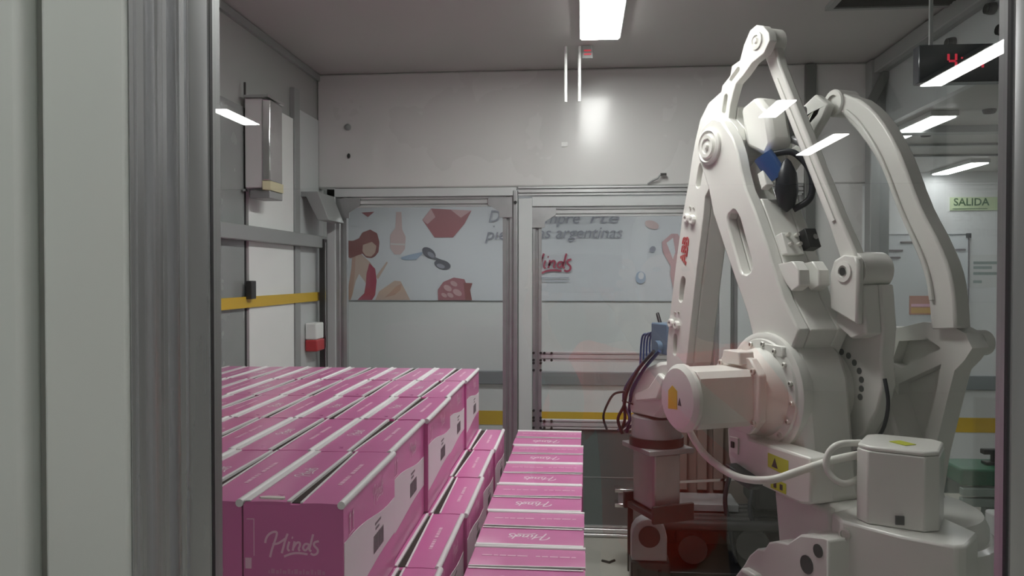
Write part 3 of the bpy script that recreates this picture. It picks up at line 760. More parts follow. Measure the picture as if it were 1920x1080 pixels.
# axis one motor bracket and motor, at the rear left
MB().prism([(-.215, .255), (-.245, .245), (-.385, .200), (-.500, .130), (-.505, .10), (-.44, -.02), (-.25, -.06), (-.10, .05), (-.14, .22)], .70, .91, lambda u, v, h: (u, v, h)).build('motor_bracket', 'robot_white', rob, bevel=.008)
MB().lathe([(.018, 0), (.018, .008), (.012, .010), (.011, .004), (.003, .004)], lambda x, y, h: (-.232 - x * .95 - h * .3, .252 - x * .3 + h * .95, .875 + y), 14).build('bracket_bolt', 'bolt', rob)
mo = []
MC, MA, MH, MX = (-.262, .078), R(133.6 - 6), .108, .034
for sx, sy in ((1, 1), (-1, 1), (-1, -1), (1, -1)):
    q = [(MH * sx, (MH - MX) * sy), ((MH - MX) * sx, MH * sy)]
    if sx * sy < 0: q.reverse()
    for x, y in q: mo.append((MC[0] + x * math.cos(MA) - y * math.sin(MA), MC[1] + x * math.sin(MA) + y * math.cos(MA)))
ms = MB().prism(mo, .911, 1.122, lambda u, v, h: (u, v, h)).build('axis_motor', 'robot_white', rob, bevel=.004)
MB().prism([(MC[0] + (u - MC[0]) * .985, MC[1] + (v - MC[1]) * .985) for u, v in mo], 1.1225, 1.136, lambda u, v, h: (u, v, h)).build('motor_lid', 'robot_edge', ms, bevel=.006)
MB().box(-.305, -.245, .065, .105, 1.1365, 1.138).build('warning_label', 'label_lime', ms)
MB().prism([(-.335, .172), (-.347, .152), (-.352, .155), (-.340, .175)], .925, .95, lambda u, v, h: (u, v, h)).build('motor_clip', 'print_black', ms)
# upright frame that carries the shoulder
fr = pr('turning_frame', [(.30, .90), (.34, 1.00), (.30, 1.10), (.345, 1.23), (.33, 1.33), (.28, 1.40), (.19, 1.43), (.10, 1.415), (.04, 1.37), (.005, 1.29), (-.005, 1.20), (-.03, 1.02), (-.05, .90)], .02, .205, bevel=.022)
pr('turning_frame', [(.36, .84), (.36, .95), (.30, 1.22), (.25, 1.32), (.12, 1.32), (.02, 1.22), (-.10, .95), (-.16, .84)], -.26, -.14, bevel=.012)
MB().box(-.14, .30, -.14, .02, .90, .98).build('cross_web', 'robot_white', rob, bevel=.01)
fo = pr('front_casting', [(.235, .55), (.205, .606), (.160, .657), (.13, .70), (.09, .735), (.055, .742), (.03, .775), (-.005, .790), (-.06, .80), (-.118, .845), (-.20, .865), (-.24, .865), (-.24, .55)], .20, .32, bevel=.010)
for f, z, r in ((-.198, .822, .020), (-.150, .765, .028)): MB().lathe([(r, 0), (r, .002)], lambda x, y, h: (f + x, .3205 + h, z + y), 14).build('bore_hole', 'robot_hole', fo)
MB().box(.06, .14, .20, .35, .60, .66).build('ledge', 'robot_white', fo, bevel=.01)
pr('casting_neck', [(.12, .62), (.16, .90), (-.10, .90), (-.14, .62)], .03, .198, bevel=.01, parent=fo)
# shoulder flange, gearbox and motor of axis two (left side)
SF, SZ = .186, 1.231
fl = hub('shoulder_flange', SF, SZ, [(.195, .18), (.202, .20), (.202, .222), (.192, .228), (.182, .228), (.179, .236), (.150, .240), (.145, .262), (.125, .30), (.118, .33)])
for i in range(16):
    q = 2 * math.pi * (i + .25) / 16
    bolt(SF + .165 * math.cos(q), SZ + .165 * math.sin(q), .236, .0095, .010, parent=fl)
mp = []
for i in range(4):
    q = math.pi / 4 + i * math.pi / 2
    for s_ in (-.34, -.12, .12, .34): mp.append((SF + (.118 if abs(s_) < .2 else .106) * math.cos(q + s_), SZ - .005 + (.118 if abs(s_) < .2 else .106) * math.sin(q + s_)))
sm = pr('axis_motor', mp, .33, .535, bevel=.006)
hub('motor_cap', SF, SZ - .005, [(.112, .5355), (.112, .548), (.098, .562), (.06, .566), (.01, .567)], 'robot_edge', sm, 28)
pr('motor_flange', [(SF + x * .125, SZ + z * .125) for x, z in ((-1, -.6), (-1, .6), (-.6, 1), (.6, 1), (1, .6), (1, -.6), (.6, -1), (-.6, -1))], .305, .335, bevel=.006, parent=sm)
for x, z in ((-.095, .085), (.085, .095), (-.1, -.085), (.085, -.095)): bolt(SF + x, SZ + z, .335, .012, .008, parent=sm)
pr('warning_label', [(SF - .01, SZ - .04), (SF + .045, SZ - .045), (SF + .045, SZ + .015), (SF + .02, SZ + .035), (SF - .01, SZ + .02)], .5672, .5680, 'label_yellow', bevel=0, parent=sm)
pr('label_print', [(SF - .035, SZ - .025), (SF - .015, SZ - .025), (SF - .025, SZ + .0)], .5672, .5682, 'print_black', bevel=0, parent=sm)
pr('terminal_box', [(SF - .06, SZ + .10), (SF + .05, SZ + .10), (SF + .04, SZ + .145), (SF - .05, SZ + .145)], .30, .36, bevel=.006, parent=sm)
# lower arm: outer plate with slot, inner web, elbow hub
la_slot = slot((.405, 1.862), (.30, 1.632), .072)
LAP = [(.60, 2.20), (.625, 2.155), (.622, 2.09), (.55, 1.961), (.518, 1.863), (.451, 1.741), (.378, 1.616), (.307, 1.497), (.272, 1.415), (.255, 1.36), (.08, 1.36), (.03, 1.45), (.058, 1.482), (.112, 1.55), (.197, 1.73), (.271, 1.864), (.317, 1.934), (.346, 2.007), (.365, 2.068), (.40, 2.135), (.46, 2.20), (.53, 2.225)]
la = pr('lower_arm', LAP, .158, .205, holes=[la_slot], bevel=.007)
IN = [(.53, 1.90), (.514, 1.86), (.449, 1.741), (.376, 1.616), (.305, 1.497), (.270, 1.415), (.253, 1.36), (.08, 1.36), (.03, 1.45), (.058, 1.482), (.112, 1.55), (.197, 1.73), (.270, 1.864), (.29, 1.90)]
pr('lower_arm_web', IN, .050, .1575, holes=[la_slot], bevel=.004, parent=la)
pr('lower_arm_plate', IN[1:-1] + [(.30, 1.93), (.34, 2.04), (.40, 2.135), (.46, 2.2), (.55, 2.16), (.54, 2.02)], .0, .0495, holes=[[(.33, 1.91), (.40, 1.91), (.43, 1.965), (.355, 1.97)]], bevel=.006, parent=la)
eh = hub('elbow_hub', .536, 2.118, [(.070, .2055), (.070, .216), (.060, .222), (.056, .216), (.046, .216), (.042, .226), (.030, .226), (.028, .220), (.012, .220), (.010, .232), (.002, .232)], parent=la)
for f, z in ((.115, 1.375), (.245, 1.365), (.17, 1.345)):
    bolt(f, z, .206, .018, .022, parent=la)
MB().prism([(.20, 1.36), (.06, 1.36), (.07, 1.395), (.19, 1.40)], .15, .24, FZ).build('bolt_ledge', 'robot_white', la, bevel=.006)
# fittings on the rear face of the lower arm
def on_rear(f, z): return (f, z)
for a in (.055, .135):
    MB().prism([(.175, 1.665), (.095, 1.675), (.065, 1.645), (.060, 1.595), (.10, 1.575), (.13, 1.60)], a, a + .045, FZ).build('cable_clamp', 'robot_edge', la, bevel=.004)
sp = MB().prism([(.215, 1.765), (.185, 1.775), (.15, 1.70), (.185, 1.695)], .085, .155, FZ).build('sensor_plate', 'robot_edge', la, bevel=.003)
MB().prism([(.195, 1.775), (.155, 1.79), (.125, 1.725), (.165, 1.71)], .035, .082, FZ).build('sensor', 'black', sp, bevel=.003)
MB().cyl((.14, .058, 1.756), (.128, .058, 1.760), .010, n=12).build('sensor_eye', 'steel', sp)
for z, a in ((1.757, .10), (1.725, .10), (1.757, .135), (1.725, .135)):
    MB().cyl((.20, a, z), (.150 + (z - 1.725) * .45, a, z + .012), .007, n=8).build('bolt', 'bolt', sp)
# hoses and drive unit behind the elbow
dr = MB().prism([(.46, 2.25), (.36, 2.28), (.30, 2.22), (.27, 2.10), (.31, 2.05), (.42, 2.10)], .035, .13, FZ).build('elbow_gearbox', 'robot_white', rob, bevel=.02)
MB().cyl((.38, .04, 2.20), (.34, -.05, 2.18), .07, n=20).build('gearbox_drum', 'machine_grey', dr, smooth=40)
MB().cyl((.30, .145, 2.055), (.27, .10, 1.975), .036, n=16).build('blue_coupling', 'hose_blue', dr, smooth=40)
MB().prism([(.315, 1.99), (.285, 2.00), (.26, 1.945), (.29, 1.93)], .125, .158, FZ).build('connector_block', 'robot_edge', dr, bevel=.004)
MB().lathe([(.004, -.09), (.04, -.07), (.058, -.02), (.05, .04), (.02, .08), (.004, .09)], lambda x, y, h: (.245 + x * .6, .085 + y * .75, 1.945 + h * 1.05), 18).build('hose_bundle', 'cable_black', dr, smooth=60)
MB().tube(catmull([(.29, .11, 2.06), (.24, .06, 2.06), (.20, .02, 1.99), (.20, .02, 1.90), (.24, .06, 1.86)], 5), .012, 8).build('hose', 'cable_black', dr, smooth=60)
MB().tube(catmull([(.30, .02, 2.12), (.24, .0, 2.08), (.22, .01, 2.01)], 5), .014, 8).build('hose', 'machine_grey', dr, smooth=60)
# upper arm
ua_poly = [(.334, 2.526), (.298, 2.513), (.265, 2.479), (.259, 2.45), (.291, 2.413), (.358, 2.396), (.411, 2.362), (.454, 2.343), (.472, 2.309), (.49, 2.268), (.5, 2.222), (.446, 2.177), (.432, 2.131), (.452, 2.078), (.554, 2.011), (.626, 1.971), (.655, 1.942), (.666, 1.875), (.73, 1.576), (.776, 1.332), (.787, 1.263), (.837, 1.215), (.892, 1.202), (.945, 1.226), (.945, 1.297), (.928, 1.419), (.899, 1.555), (.865, 1.707), (.824, 1.871), (.8, 1.94), (.776, 2.01), (.749, 2.111), (.726, 2.179), (.692, 2.253), (.635, 2.306), (.549, 2.333), (.542, 2.354), (.491, 2.381), (.481, 2.415), (.431, 2.424), (.406, 2.476), (.371, 2.517)]
ua_holes = [slot((.434, 2.397), (.494, 2.362), .018), slot((.516, 2.318), (.534, 2.245), .024), slot((.681, 2.078), (.711, 1.979), .034), slot((.812, 1.623), (.837, 1.514), .036), slot((.874, 1.379), (.882, 1.285), .030)]
ua = pr('upper_arm', ua_poly, .118, .15, holes=ua_holes, bevel=.006)
pr('upper_arm_web', [(.49, 2.268), (.5, 2.222), (.446, 2.177), (.432, 2.131), (.452, 2.078), (.554, 2.011), (.626, 1.971), (.657, 1.94), (.668, 1.875), (.732, 1.576), (.778, 1.332), (.789, 1.263), (.837, 1.215), (.892, 1.202), (.943, 1.226), (.943, 1.297), (.926, 1.419), (.897, 1.555), (.863, 1.707), (.822, 1.871), (.798, 1.94), (.774, 2.01), (.747, 2.111), (.724, 2.179), (.69, 2.253), (.633, 2.30)], .022, .1175, holes=ua_holes[2:], bevel=.008, parent=ua)
hub('pivot_boss', .331, 2.469, [(.032, .1505), (.032, .156), (.020, .158), (.018, .152), (.012, .152), (.009, .160), (.002, .160)], parent=ua)
for f, z in ((.783, 1.863), (.739, 1.854), (.902, 1.422), (.855, 1.416)): bolt(f, z, .1505, .020, .014, 'robot_edge', parent=ua)
for f, z in ((.76, 1.905), (.735, 1.90), (.845, 1.47), (.875, 1.468), (.60, 2.225), (.585, 2.205)): bolt(f, z, .1505, .007, .004, parent=ua)
ab = text_mesh('maker_lettering', 'ABB', .076, 'red_print', bold=.0042)
# reads upwards along the arm: text right = up the arm, text top = forward
dvec = Vector((-.094, 0, .42)).normalized(); upv = Vector((0, 1, 0)).cross(dvec) * 1
o = place('maker_lettering', ab, ua, (0, 0, 0))
xax, nrm = dvec, Vector((0, 1, 0)); yax = nrm.cross(xax)
mm = Matrix((xax, yax, nrm)).transposed().to_4x4(); mm.translation = (.800, .1512, 1.732); o.matrix_local = mm @ Matrix.Diagonal((.80, .82, 1, 1))
for k in (-.014, .0, .014):
    q = place('stencil_line', MB().box(-.055, .055, -.0010, .0010, 0, .0004).mesh('stencil_line', 'robot_white'), ua)
    m2 = mm.copy(); m2.translation = Vector((.800, .1524, 1.732)) + yax * k; q.matrix_local = m2
# parallel rod and its crank
def rod(name, pts, wds, a0, a1, parent=None, bevel=.008, lean=0.0):
    P = [Vector((p[0], p[1])) for p in pts]; L_, R_ = [], []
    for i, p in enumerate(P):
        d = (P[min(i + 1, len(P) - 1)] - P[max(i - 1, 0)]).normalized(); n_ = Vector((-d.y, d.x)) * wds[i] / 2
        L_.append(tuple(p + n_)); R_.append(tuple(p - n_))
    return MB().prism(L_ + R_[::-1], a0, a1, lambda u, v, h: (u, h + lean * max(0, v - 1.66), v)).build(name, 'robot_white', parent or rob, bevel=bevel)
rd = rod('linkage_rod', [(.345, 2.49), (.33, 2.45), (.30, 2.36), (.05, 1.81), (.0, 1.70), (-.016, 1.644)], [.06, .066, .056, .058, .070, .085], .0, .040, lean=.078)
MB().prism([(.285, 2.33), (.300, 2.325), (.055, 1.805), (.040, 1.81)], .0405, .046, lambda u, v, h: (u, h + .078 * max(0, v - 1.66), v)).build('rod_rib', 'robot_edge', rd)
hub('rod_eye', .331, 2.469, [(.042, .052), (.047, .057), (.047, .110), (.045, .1165)], 'robot_white', rd)
hub('rod_eye', -.016, 1.644, [(.055, -.085), (.060, -.08), (.060, .036), (.05, .037)], 'robot_white', rd)
ck = pr('crank_fork', [(.053, 1.632), (.035, 1.678), (-.004, 1.694), (-.066, 1.686), (-.075, 1.66), (-.07, 1.469), (-.03, 1.485), (.052, 1.516)], .038, .065, bevel=.008)
hub('fork_pin', -.012, 1.640, [(.034, .0655), (.034, .070), (.020, .071), (.019, .060), (.015, .060)], 'robot_edge', ck); hub('pin_hole', -.012, 1.640, [(.0135, .0705), (.0135, .0715)], 'robot_hole', ck)
pr('crank_body', [(.05, 1.57), (-.07, 1.60), (-.085, 1.46), (-.075, 1.36), (-.085, 1.275), (-.06, 1.19), (.0, 1.10), (.10, 1.04), (.22, 1.05), (.30, 1.14), (.32, 1.25), (.27, 1.38), (.20, 1.42), (.145, 1.43), (.10, 1.425), (.085, 1.46), (.055, 1.51)], -.085, -.028, bevel=.012, parent=ck)
pr('crank_neck', [(.045, 1.56), (-.065, 1.60), (-.08, 1.44), (-.02, 1.42), (.06, 1.47)], -.03, .037, bevel=.008, parent=ck)
hub('crank_drum', SF, SZ, [(.150, -.027), (.148, .0), (.140, .015), (.10, .018)], 'robot_white', ck)
for f, z in ((.132, 1.367), (.1, 1.357), (.073, 1.336), (.051, 1.311), (.041, 1.283), (.041, 1.253), (.046, 1.225)):
    f2, z2 = SF + (f - SF) * .0 + (f - SF), z
    hub('bolt_hole', f2 - .035, z2, [(.011, -.0275), (.011, -.0265)], 'dark_post', ck, 12)
MB().tube(catmull([(-.10, -.02, 1.30), (-.115, -.02, 1.22), (-.09, -.02, 1.13), (-.02, -.02, 1.06), (.05, -.01, 1.03)], 5), .006, 8).build('cable', 'cable_black', rob, smooth=60)
# levelling linkage: triangle at the elbow, curved rod, rear bracket
lv = rod('levelling_rod', catmull([(.319, 2.275, 0), (.238, 2.24, 0), (.136, 2.154, 0), (.039, 2.02, 0), (-.052, 1.832, 0), (-.131, 1.69, 0), (-.168, 1.588, 0), (-.183, 1.46, 0)], 3), [.07] * 4 + [.088, .092, .095, .095, .092, .09, .085, .082, .082, .085, .09, .092, .095, .096, .096, .096, .095, .095], -.235, -.170)
rodp = catmull([(.319, 2.275, 0), (.238, 2.24, 0), (.136, 2.154, 0), (.039, 2.02, 0), (-.052, 1.832, 0), (-.131, 1.69, 0), (-.168, 1.588, 0), (-.183, 1.46, 0)], 3)
rod('rod_rib', [(p.x + .03, p.y + .005) for p in rodp[4:-2]], [.014] * len(rodp[4:-2]), -.1695, -.158, lv, .003)
hub('rod_eye', .300, 2.262, [(.044, -.25), (.050, -.245), (.050, -.165), (.045, -.16), (.030, -.16), (.03, -.168), (.018, -.168)], 'robot_white', lv)
pr('elbow_triangle', [(.34, 2.30), (.27, 2.25), (.30, 2.20), (.40, 2.10), (.48, 2.03), (.60, 2.05), (.62, 2.14), (.54, 2.21)], -.150, -.115, holes=[[(.37, 2.22), (.44, 2.13), (.51, 2.11), (.49, 2.17)]], bevel=.008)
MB().cyl((.536, -.115, 2.118), (.536, .04, 2.118), .055, n=24).build('elbow_shaft', 'robot_white', rob, smooth=40)
br = pr('rear_bracket', [(.13, 1.45), (.02, 1.45), (-.08, 1.475), (-.17, 1.475), (-.235, 1.45), (-.262, 1.405), (-.235, 1.365), (-.20, 1.33), (-.175, 1.24), (-.125, 1.05), (-.10, .90), (.20, .90), (.19, 1.30)], -.27, -.20,
        holes=[[(.02, 1.405), (-.10, 1.42), (-.15, 1.395), (.01, 1.315), (.05, 1.33)], [(-.15, 1.345), (-.125, 1.22), (-.075, 1.06), (-.04, 1.02), (.03, 1.04), (.02, 1.26)]], bevel=0)
pr('bracket_web', [(.10, 1.43), (-.12, 1.45), (-.19, 1.37), (-.12, 1.08), (-.08, .93), (.15, .93)], -.262, -.245, bevel=.003, parent=br)
hub('bracket_eye', -.212, 1.415, [(.034, -.315), (.040, -.31), (.040, -.271)], 'robot_white', br)
# cable entry box on the left side with labels and black connector
cb = pr('connection_box', [(.285, 1.095), (.278, 1.0), (.255, .945), (-.10, .930), (-.14, .94), (-.14, 1.08), (.16, 1.08), (.17, 1.10)], .21, .30, bevel=.008)
MB().prism([(.06, 1.01), (-.04, 1.00), (-.04, 1.05), (.06, 1.055)], .3005, .3012, FZ).build('warning_label', 'label_lime', cb)
MB().prism([(.04, 1.015), (.01, 1.013), (.025, 1.045)], .3013, .3018, FZ).build('label_print', 'print_black', cb)
MB().prism([(.045, .945), (-.03, .942), (-.03, .975), (.045, .98)], .3005, .3012, FZ).build('warning_label', 'label_lime', cb)
for f in (.03, .0): MB().prism([(f, .95), (f - .014, .95), (f - .014, .968), (f, .968)], .3013, .3018, FZ).build('label_print', 'print_black', cb)
pr('connector', [(.235, .985), (.12, .965), (.08, .945), (.10, .925), (.22, .945)], .298, .345, 'black', bevel=.006, parent=cb)
pr('switch_plate', [(.262, 1.07), (.215, 1.072), (.215, 1.015), (.258, 1.015)], .3005, .306, 'robot_edge', bevel=.002, parent=cb); pr('switch', [(.248, 1.056), (.232, 1.056), (.232, 1.034), (.248, 1.034)], .3065, .312, 'black', bevel=.002, parent=cb)
# white cables
def cable(name, pts, r, m, parent=rob): return MB().tube(catmull(pts, 7), r, 10).build(name, m, parent, smooth=60)
cable('cable', [(.273, .46, 1.10), (.235, .455, 1.06), (.167, .45, 1.023), (.021, .45, 1.0), (-.10, .42, 1.015), (-.14, .34, 1.045), (-.165, .24, 1.075), (-.185, .155, 1.09)], .012, 'cable_white')
cable('cable', [(-.186, .155, 1.125), (-.185, .24, 1.125), (-.175, .27, 1.09), (-.18, .27, 1.045), (-.207, .24, 1.015), (-.19, .16, 1.02)], .010, 'cable_white')
# wrist and gripper
wr = pr('wrist', [(.90, 1.262), (.855, 1.20), (.96, 1.06), (1.04, .990), (1.30, .975), (1.335, 1.035), (1.28, 1.12), (1.20, 1.19), (1.05, 1.24)], .0, .140, bevel=.02)
pr('wrist_lug', [(.99, 1.20), (.94, 1.18), (1.0, 1.08), (1.19, 1.045), (1.21, 1.075), (1.08, 1.12)], .1405, .168, bevel=.008, parent=wr)
MB().cyl((1.17, .07, .885), (1.17, .07, .975), .115, n=28).build('tool_flange', 'machine_grey', wr, smooth=40)
MB().cyl((1.17, .07, .845), (1.17, .07, .8845), .125, n=28).build('tool_plate', 'dark_metal', wr, smooth=40)
gp = MB().box(1.04, 1.30, -.05, .18, .820, .8445).build('gripper_plate', 'machine_grey', rob, bevel=.004)
MB().box(1.07, 1.27, .0, .14, .56, .82).build('gripper_column', 'aluminium_satin', gp, bevel=.012)
for f0 in (1.02, 1.29): MB().box(f0, f0 + .02, -.04, .17, .52, .60).build('gripper_jaw', 'dark_metal', gp, bevel=.004)
MB().box(1.045, 1.285, -.02, .16, .53, .558).build('gripper_foot', 'dark_metal', gp, bevel=.004)
# pneumatic valve block and hoses on the forearm
vb = MB().box(1.03, 1.17, .02, .10, 1.27, 1.41).build('valve_block', 'blue_steel', ua, bevel=.006)
MB().box(.93, 1.03, .03, .09, 1.31, 1.37).build('valve_bracket', 'robot_white', vb)
MB().cyl((1.09, .101, 1.30), (1.09, .125, 1.30), .032, n=16).build('coupling', 'blue_steel', vb, smooth=40)
MB().tube(catmull([(1.16, .06, 1.41), (1.18, .06, 1.45), (1.15, .06, 1.40)], 4), .008, 8).build('hose', 'cable_black', vb, smooth=60)
for k, (m, dx, dy) in enumerate((('cable_blue', 0, 0), ('cable_black', .014, .02), ('cable_blue', .024, -.018), ('cable_black', -.010, .035), ('cable_blue', .034, .01))):
    cable('hose', [(1.04 + dx, .13 + dy, 1.29), (1.15 + dx, .145 + dy, 1.20), (1.25 + dx * 1.6, .15 + dy, 1.09), (1.30 + dx, .14 + dy, 1.01), (1.32 - dx, .13 + dy * 1.6, .94), (1.345 + dx * 2, .13 + dy, .87)], .0075, m)
cable('hose', [(1.27, .17, 1.08), (1.40, .17, 1.05), (1.52, .15, .975), (1.60, .13, .90), (1.58, .12, .84)], .006, 'cable_black')
for k in range(4): cable('hose', [(1.12 + .02 * k, .08, 1.40 - .02 * k), (1.19 + .025 * k, .09, 1.34), (1.18 + .03 * k, .10, 1.25 - .02 * k)], .005, 'cable_blue')
tie = MB().tube([(1.30 + .035 * math.cos(q), .145 + .03 * math.sin(q), 1.02 + .012 * math.sin(q)) for q in [i * .7 for i in range(9)]], .004, 6).build('cable_tie', 'cable_black', rob)

# ------------------------------------------------------------------ dark infeed machine behind the gripper
t = tag(empty('infeed_machine', (.78, 4.40, 0)), 'dark infeed machine with rollers and motors behind the robot base', 'machine')
MB().box(-.42, .55, -.25, .30, .0, .10).build('base', 'black', t, bevel=.006)
MB().box(-.40, .50, .20, .25, .10, .95).build('rear_panel', 'machine_brown', t, bevel=.004)
for x in (-.33, -.24, -.13, -.04): MB().box(x, x + .055, .15, .20, .42, .95).build('upright_profile', 'machine_brown', t, bevel=.004)
MB().box(-.42, .06, -.06, .17, .36, .40).build('shelf', 'machine_grey', t, bevel=.004)
for x in (-.42, .45): MB().box(x, x + .03, -.24, .28, .10, .40).build('side_plate', 'dark_metal', t, bevel=.004)
for i in range(5): MB().cyl((-.38, -.20 + i * .08, .33), (.44, -.20 + i * .08, .33), .028, n=14).build('roller', 'dark_metal', t, smooth=40)
MB().cyl((-.20, -.20, .20), (-.20, .0, .20), .075, n=18).build('drive_motor', 'black', t, smooth=40)
MB().cyl((.10, -.22, .24), (.10, .0, .24), .085, n=18).build('drive_motor', 'dark_metal', t, smooth=40)
MB().bar((-.36, -.02, .50), (.05, -.02, .53), .014, .014).build('guide_rod', 'steel', t)
MB().cyl((-.36, -.03, .42), (-.36, -.03, .53), .022, n=12).build('rod_holder', 'dark_metal', t)
MB().tube(catmull([(.02, -.08, .60), (-.02, -.10, .45), (.0, -.12, .30), (.03, -.14, .12)], 5), .012, 8).build('hose', 'cable_black', t, smooth=60)
MB().tube(catmull([(.14, -.1, .55), (.10, -.14, .40), (.14, -.16, .25), (.10, -.16, .11)], 5), .012, 8).build('hose', 'cable_black', t, smooth=60)
MB().box(.12, .48, -.18, .15, .40, .78).build('drive_housing', 'black', t, bevel=.02)
for x, z in ((.18, .62), (.30, .50), (.40, .66)): MB().cyl((x, -.20, z), (x, -.18, z), .035, n=14).build('cover_disc', 'dark_metal', t)
# bearing stand in front of the gripper
t = tag(empty('bearing_stand', (.33, 3.95, 0)), 'low dark stand with a round bearing head next to the low row of cartons', 'stand')
MB().box(-.10, .12, -.08, .08, 0, .06).build('foot', 'aluminium_satin', t, bevel=.004)
MB().box(-.09, .10, -.06, .06, .06, .24).build('body', 'dark_metal', t, bevel=.008)
MB().prism([(-.085, .24), (-.085, .36)] + [(.085 * -math.cos(q), .36 + .085 * math.sin(q)) for q in [math.pi * i / 8 for i in range(1, 8)]] + [(.085, .36), (.085, .24)], -.05, .05, lambda u, v, h: (u, h, v)).build('bearing_housing', 'machine_grey', t, bevel=.006)
MB().cyl((0, -.058, .36), (0, -.05, .36), .052, n=20).build('bearing', 'black', t)
for x in (-.05, .05): MB().box(x - .008, x + .008, -.066, -.06, .10, .20).build('bolt_slot', 'black', t)
t = tag(empty('sensor_bracket', (.235, 4.42, 0)), 'small steel clamp bracket on a thin post left of the gripper', 'bracket')
MB().box(.02, .05, -.015, .015, 0, .44).build('post', 'dark_metal', t, bevel=.003)
for z in (.44, .36): MB().box(-.05, .06, -.04, .04, z, z + .02).build('clamp_plate', 'steel', t, bevel=.003)
MB().box(-.03, .05, -.03, .03, .38, .44).build('clamp_body', 'machine_grey', t, bevel=.003)
tag(MB().tube([(.12, 4.55, .004), (.16, 4.52, .006), (.19, 4.56, .004)], .008, 6).build('floor_scrap', 'black'), 'tiny dark scrap lying on the floor by the back doors', 'scrap')

# ------------------------------------------------------------------ conveyor with green belt in the side room
t = tag(empty('belt_conveyor', (2.75, 4.1, 0)), 'conveyor with a dark green belt behind the right glass wall', 'conveyor')
MB().box(-.94, 1.2, -.12, .12, .62, .70).build('belt', 'green_belt', t, bevel=.01)
for z0, z1 in ((.575, .612), (.525, .565)): MB().box(-.94, 1.2, -.14, -.10, z0, z1).build('side_rail', 'sage', t, bevel=.004)
MB().box(-.94, 1.2, .10, .14, .525, .612).build('side_rail', 'sage', t, bevel=.004)
for x in (-.7, .2, 1.0):
    for y in (-.1, .1): MB().box(x - .03, x + .03, y - .03, y + .03, 0, .525).build('leg', 'sage', t, bevel=.004)
t = tag(empty('side_sensor', (2.02, 4.1, .70)), 'small dark clamp standing on the green conveyor belt', 'clamp')
MB().box(-.05, .05, -.03, .03, .0, .014).build('base', 'dark_metal', t, bevel=.003); MB().cyl((0, 0, .014), (0, 0, .05), .018, n=12).build('stem', 'dark_metal', t); MB().box(-.06, .045, -.02, .02, .05, .075).build('head', 'black', t, bevel=.005)
t = tag(empty('control_cabinet', (2.05, 3.72, 0)), 'low white cabinet under the green conveyor at the right edge', 'cabinet')
MB().box(-.21, .45, -.10, .10, .0, .56).build('body', 'white_panel', t, bevel=.012)
MB().box(-.19, .43, -.108, -.101, .04, .52).build('door', 'pale_panel', t, bevel=.004)

# ------------------------------------------------------------------ the person filming, seen only as a red reflection in the glass
def skin(name, verts, edges, radii, m, parent, sub=2):
    me = bpy.data.meshes.new(name); me.from_pydata(verts, edges, []); me.update()
    o = bpy.data.objects.new(name, me); COL.objects.link(o); o.parent = parent
    md = o.modifiers.new('skin', 'SKIN'); md.use_smooth_shade = True
    if not me.skin_vertices: return o
    for i, r in enumerate(radii):
        sv = me.skin_vertices[0].data[i]; sv.radius = r if isinstance(r, tuple) else (r, r); sv.use_root = (i == 0)
    sb = o.modifiers.new('subdivision', 'SUBSURF'); sb.levels = sub; sb.render_levels = sub
    me.materials.append(MATS[m]); return o
def chain(n0, pts): return [(n0 + i, n0 + i + 1) for i in range(len(pts) - 1)]
per = tag(empty('person', (.20, -.42, 0)), 'person in a red short sleeved shirt filming through the glass, seen as a reflection', 'person')
V = [(0, 0, .95), (0, -.01, 1.12), (0, -.01, 1.28), (0, 0, 1.42), (0, .01, 1.48), (0, .02, 1.54), (0, .035, 1.62), (0, .02, 1.71)]
E_ = chain(0, V); RD = [(.15, .11), (.135, .10), (.15, .11), (.10, .08), .055, (.062, .07), (.075, .09), (.06, .075)]
for s_ in (-1, 1):
    hx = -.20 + s_ * .085
    arm = [(s_ * .17, 0, 1.40), (s_ * .235, .10, 1.28), (s_ * .27, .20, 1.17), ((s_ * .20 + hx) / 2 - .02 * s_, .29, 1.38), (hx + s_ * .012, .345, 1.535), (hx, .365, 1.575)]
    n0 = len(V); V += arm; E_ += [(3, n0)] + chain(n0, arm); RD += [.068, .052, .045, .038, .028, (.020, .036)]
    palm = n0 + 5
    for k in range(4):
        x = hx + s_ * (.004 + .002 * k)
        fg = [(x, .380, 1.585 + .021 * k), (x - s_ * .006, .402 - .002 * k, 1.590 + .021 * k), (x - s_ * (.028 - .003 * k), .406, 1.592 + .021 * k)]
        n1 = len(V); V += fg; E_ += [(palm, n1)] + chain(n1, fg); RD += [.0095, .009, .008]
    th = [(hx - s_ * .012, .362, 1.565), (hx - s_ * .030, .372, 1.580), (hx - s_ * .045, .378, 1.598)]
    n1 = len(V); V += th; E_ += [(palm, n1)] + chain(n1, th); RD += [.011, .010, .009]
    leg = [(s_ * .09, 0, .86), (s_ * .10, .015, .50), (s_ * .10, -.005, .10), (s_ * .11, .02, .045), (s_ * .12, .13, .03)]
    n2 = len(V); V += leg; E_ += [(0, n2)] + chain(n2, leg); RD += [.085, .06, .042, .042, (.045, .028)]
skin('body', V, E_, RD, 'person_skin', per)
SV = [(0, 0, .90), (0, -.01, 1.05), (0, -.01, 1.20), (0, -.005, 1.34), (0, .0, 1.43)]
SE = chain(0, SV); SR = [(.165, .125), (.16, .122), (.168, .128), (.165, .12), (.085, .075)]
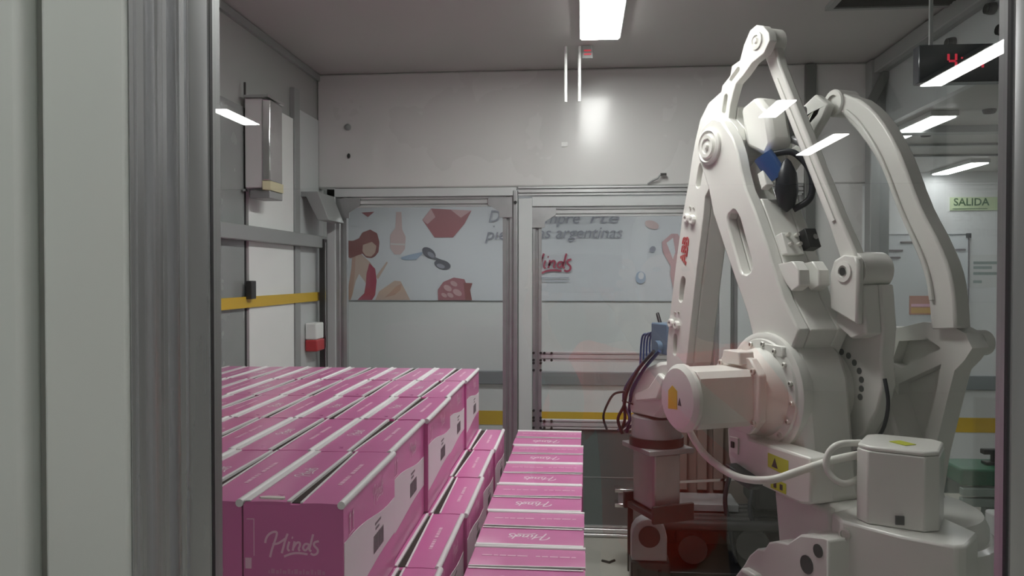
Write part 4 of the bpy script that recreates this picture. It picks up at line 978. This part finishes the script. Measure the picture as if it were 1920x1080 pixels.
for s_ in (-1, 1):
    a_ = [(s_ * .175, 0, 1.405), (s_ * .215, .06, 1.33), (s_ * .245, .125, 1.255)]
    n0 = len(SV); SV += a_; SE += [(3, n0)] + chain(n0, a_); SR += [.082, .075, .072]
skin('shirt', SV, SE, SR, 'shirt_red', per)
TV = [(0, 0, .93)]; TE = []; TR = [(.165, .122)]
for s_ in (-1, 1):
    a_ = [(s_ * .092, 0, .84), (s_ * .102, .015, .50), (s_ * .102, -.005, .10)]
    n0 = len(TV); TV += a_; TE += [(0, n0)] + chain(n0, a_); TR += [.10, .078, .068]
skin('trousers', TV, TE, TR, 'trousers', per)
MB().lathe([(.01, .115), (.06, .105), (.088, .06), (.094, .0), (.085, -.045), (.07, -.06)], lambda x, y, h: (x * .9, .005 + y * 1.08 - .012, 1.685 + h), 24).build('hair', 'person_hair', per, smooth=60)
MB().prism([(-.012, 1.598), (.012, 1.598), (.006, 1.64), (-.006, 1.64)], .115, .145, lambda u, v, h: (u, h, v)).build('nose', 'person_skin', per, bevel=.004)
for s_ in (-1, 1):
    MB().lathe([(.001, -.008), (.010, -.003), (.010, .003), (.001, .008)], lambda x, y, h: (s_ * .032 + x, .118 + h, 1.642 + y * .6), 12).build('eye', 'person_hair', per)
    MB().lathe([(.006, -.006), (.024, -.003), (.026, .004), (.012, .008)], lambda x, y, h: (s_ * (.082 + h), .03 + x * .6, 1.635 + y * 1.2), 14).build('ear', 'person_skin', per, smooth=60)
    MB().box(s_ * .115 - .048, s_ * .115 + .048, -.09, .19, 0, .075).build('shoe', 'trousers', per, bevel=.02)
MB().box(-.022, .022, .108, .114, 1.578, 1.586).build('mouth', 'skin_shade', per, bevel=.002)
t = tag(empty('phone', (0, -.026, 1.632)), 'dark phone held up in front of the glass by the person in red', 'phone')
MB().box(-.078, .078, -.008, .0, -.037, .037).build('case', 'black', t, bevel=.003)
MB().box(-.072, .072, -.0095, -.0082, -.033, .033).build('screen', 'clock_face', t)
MB().cyl((-.012, .0001, .005), (-.012, .0015, .005), .006, n=14).build('lens', 'dark_metal', t)
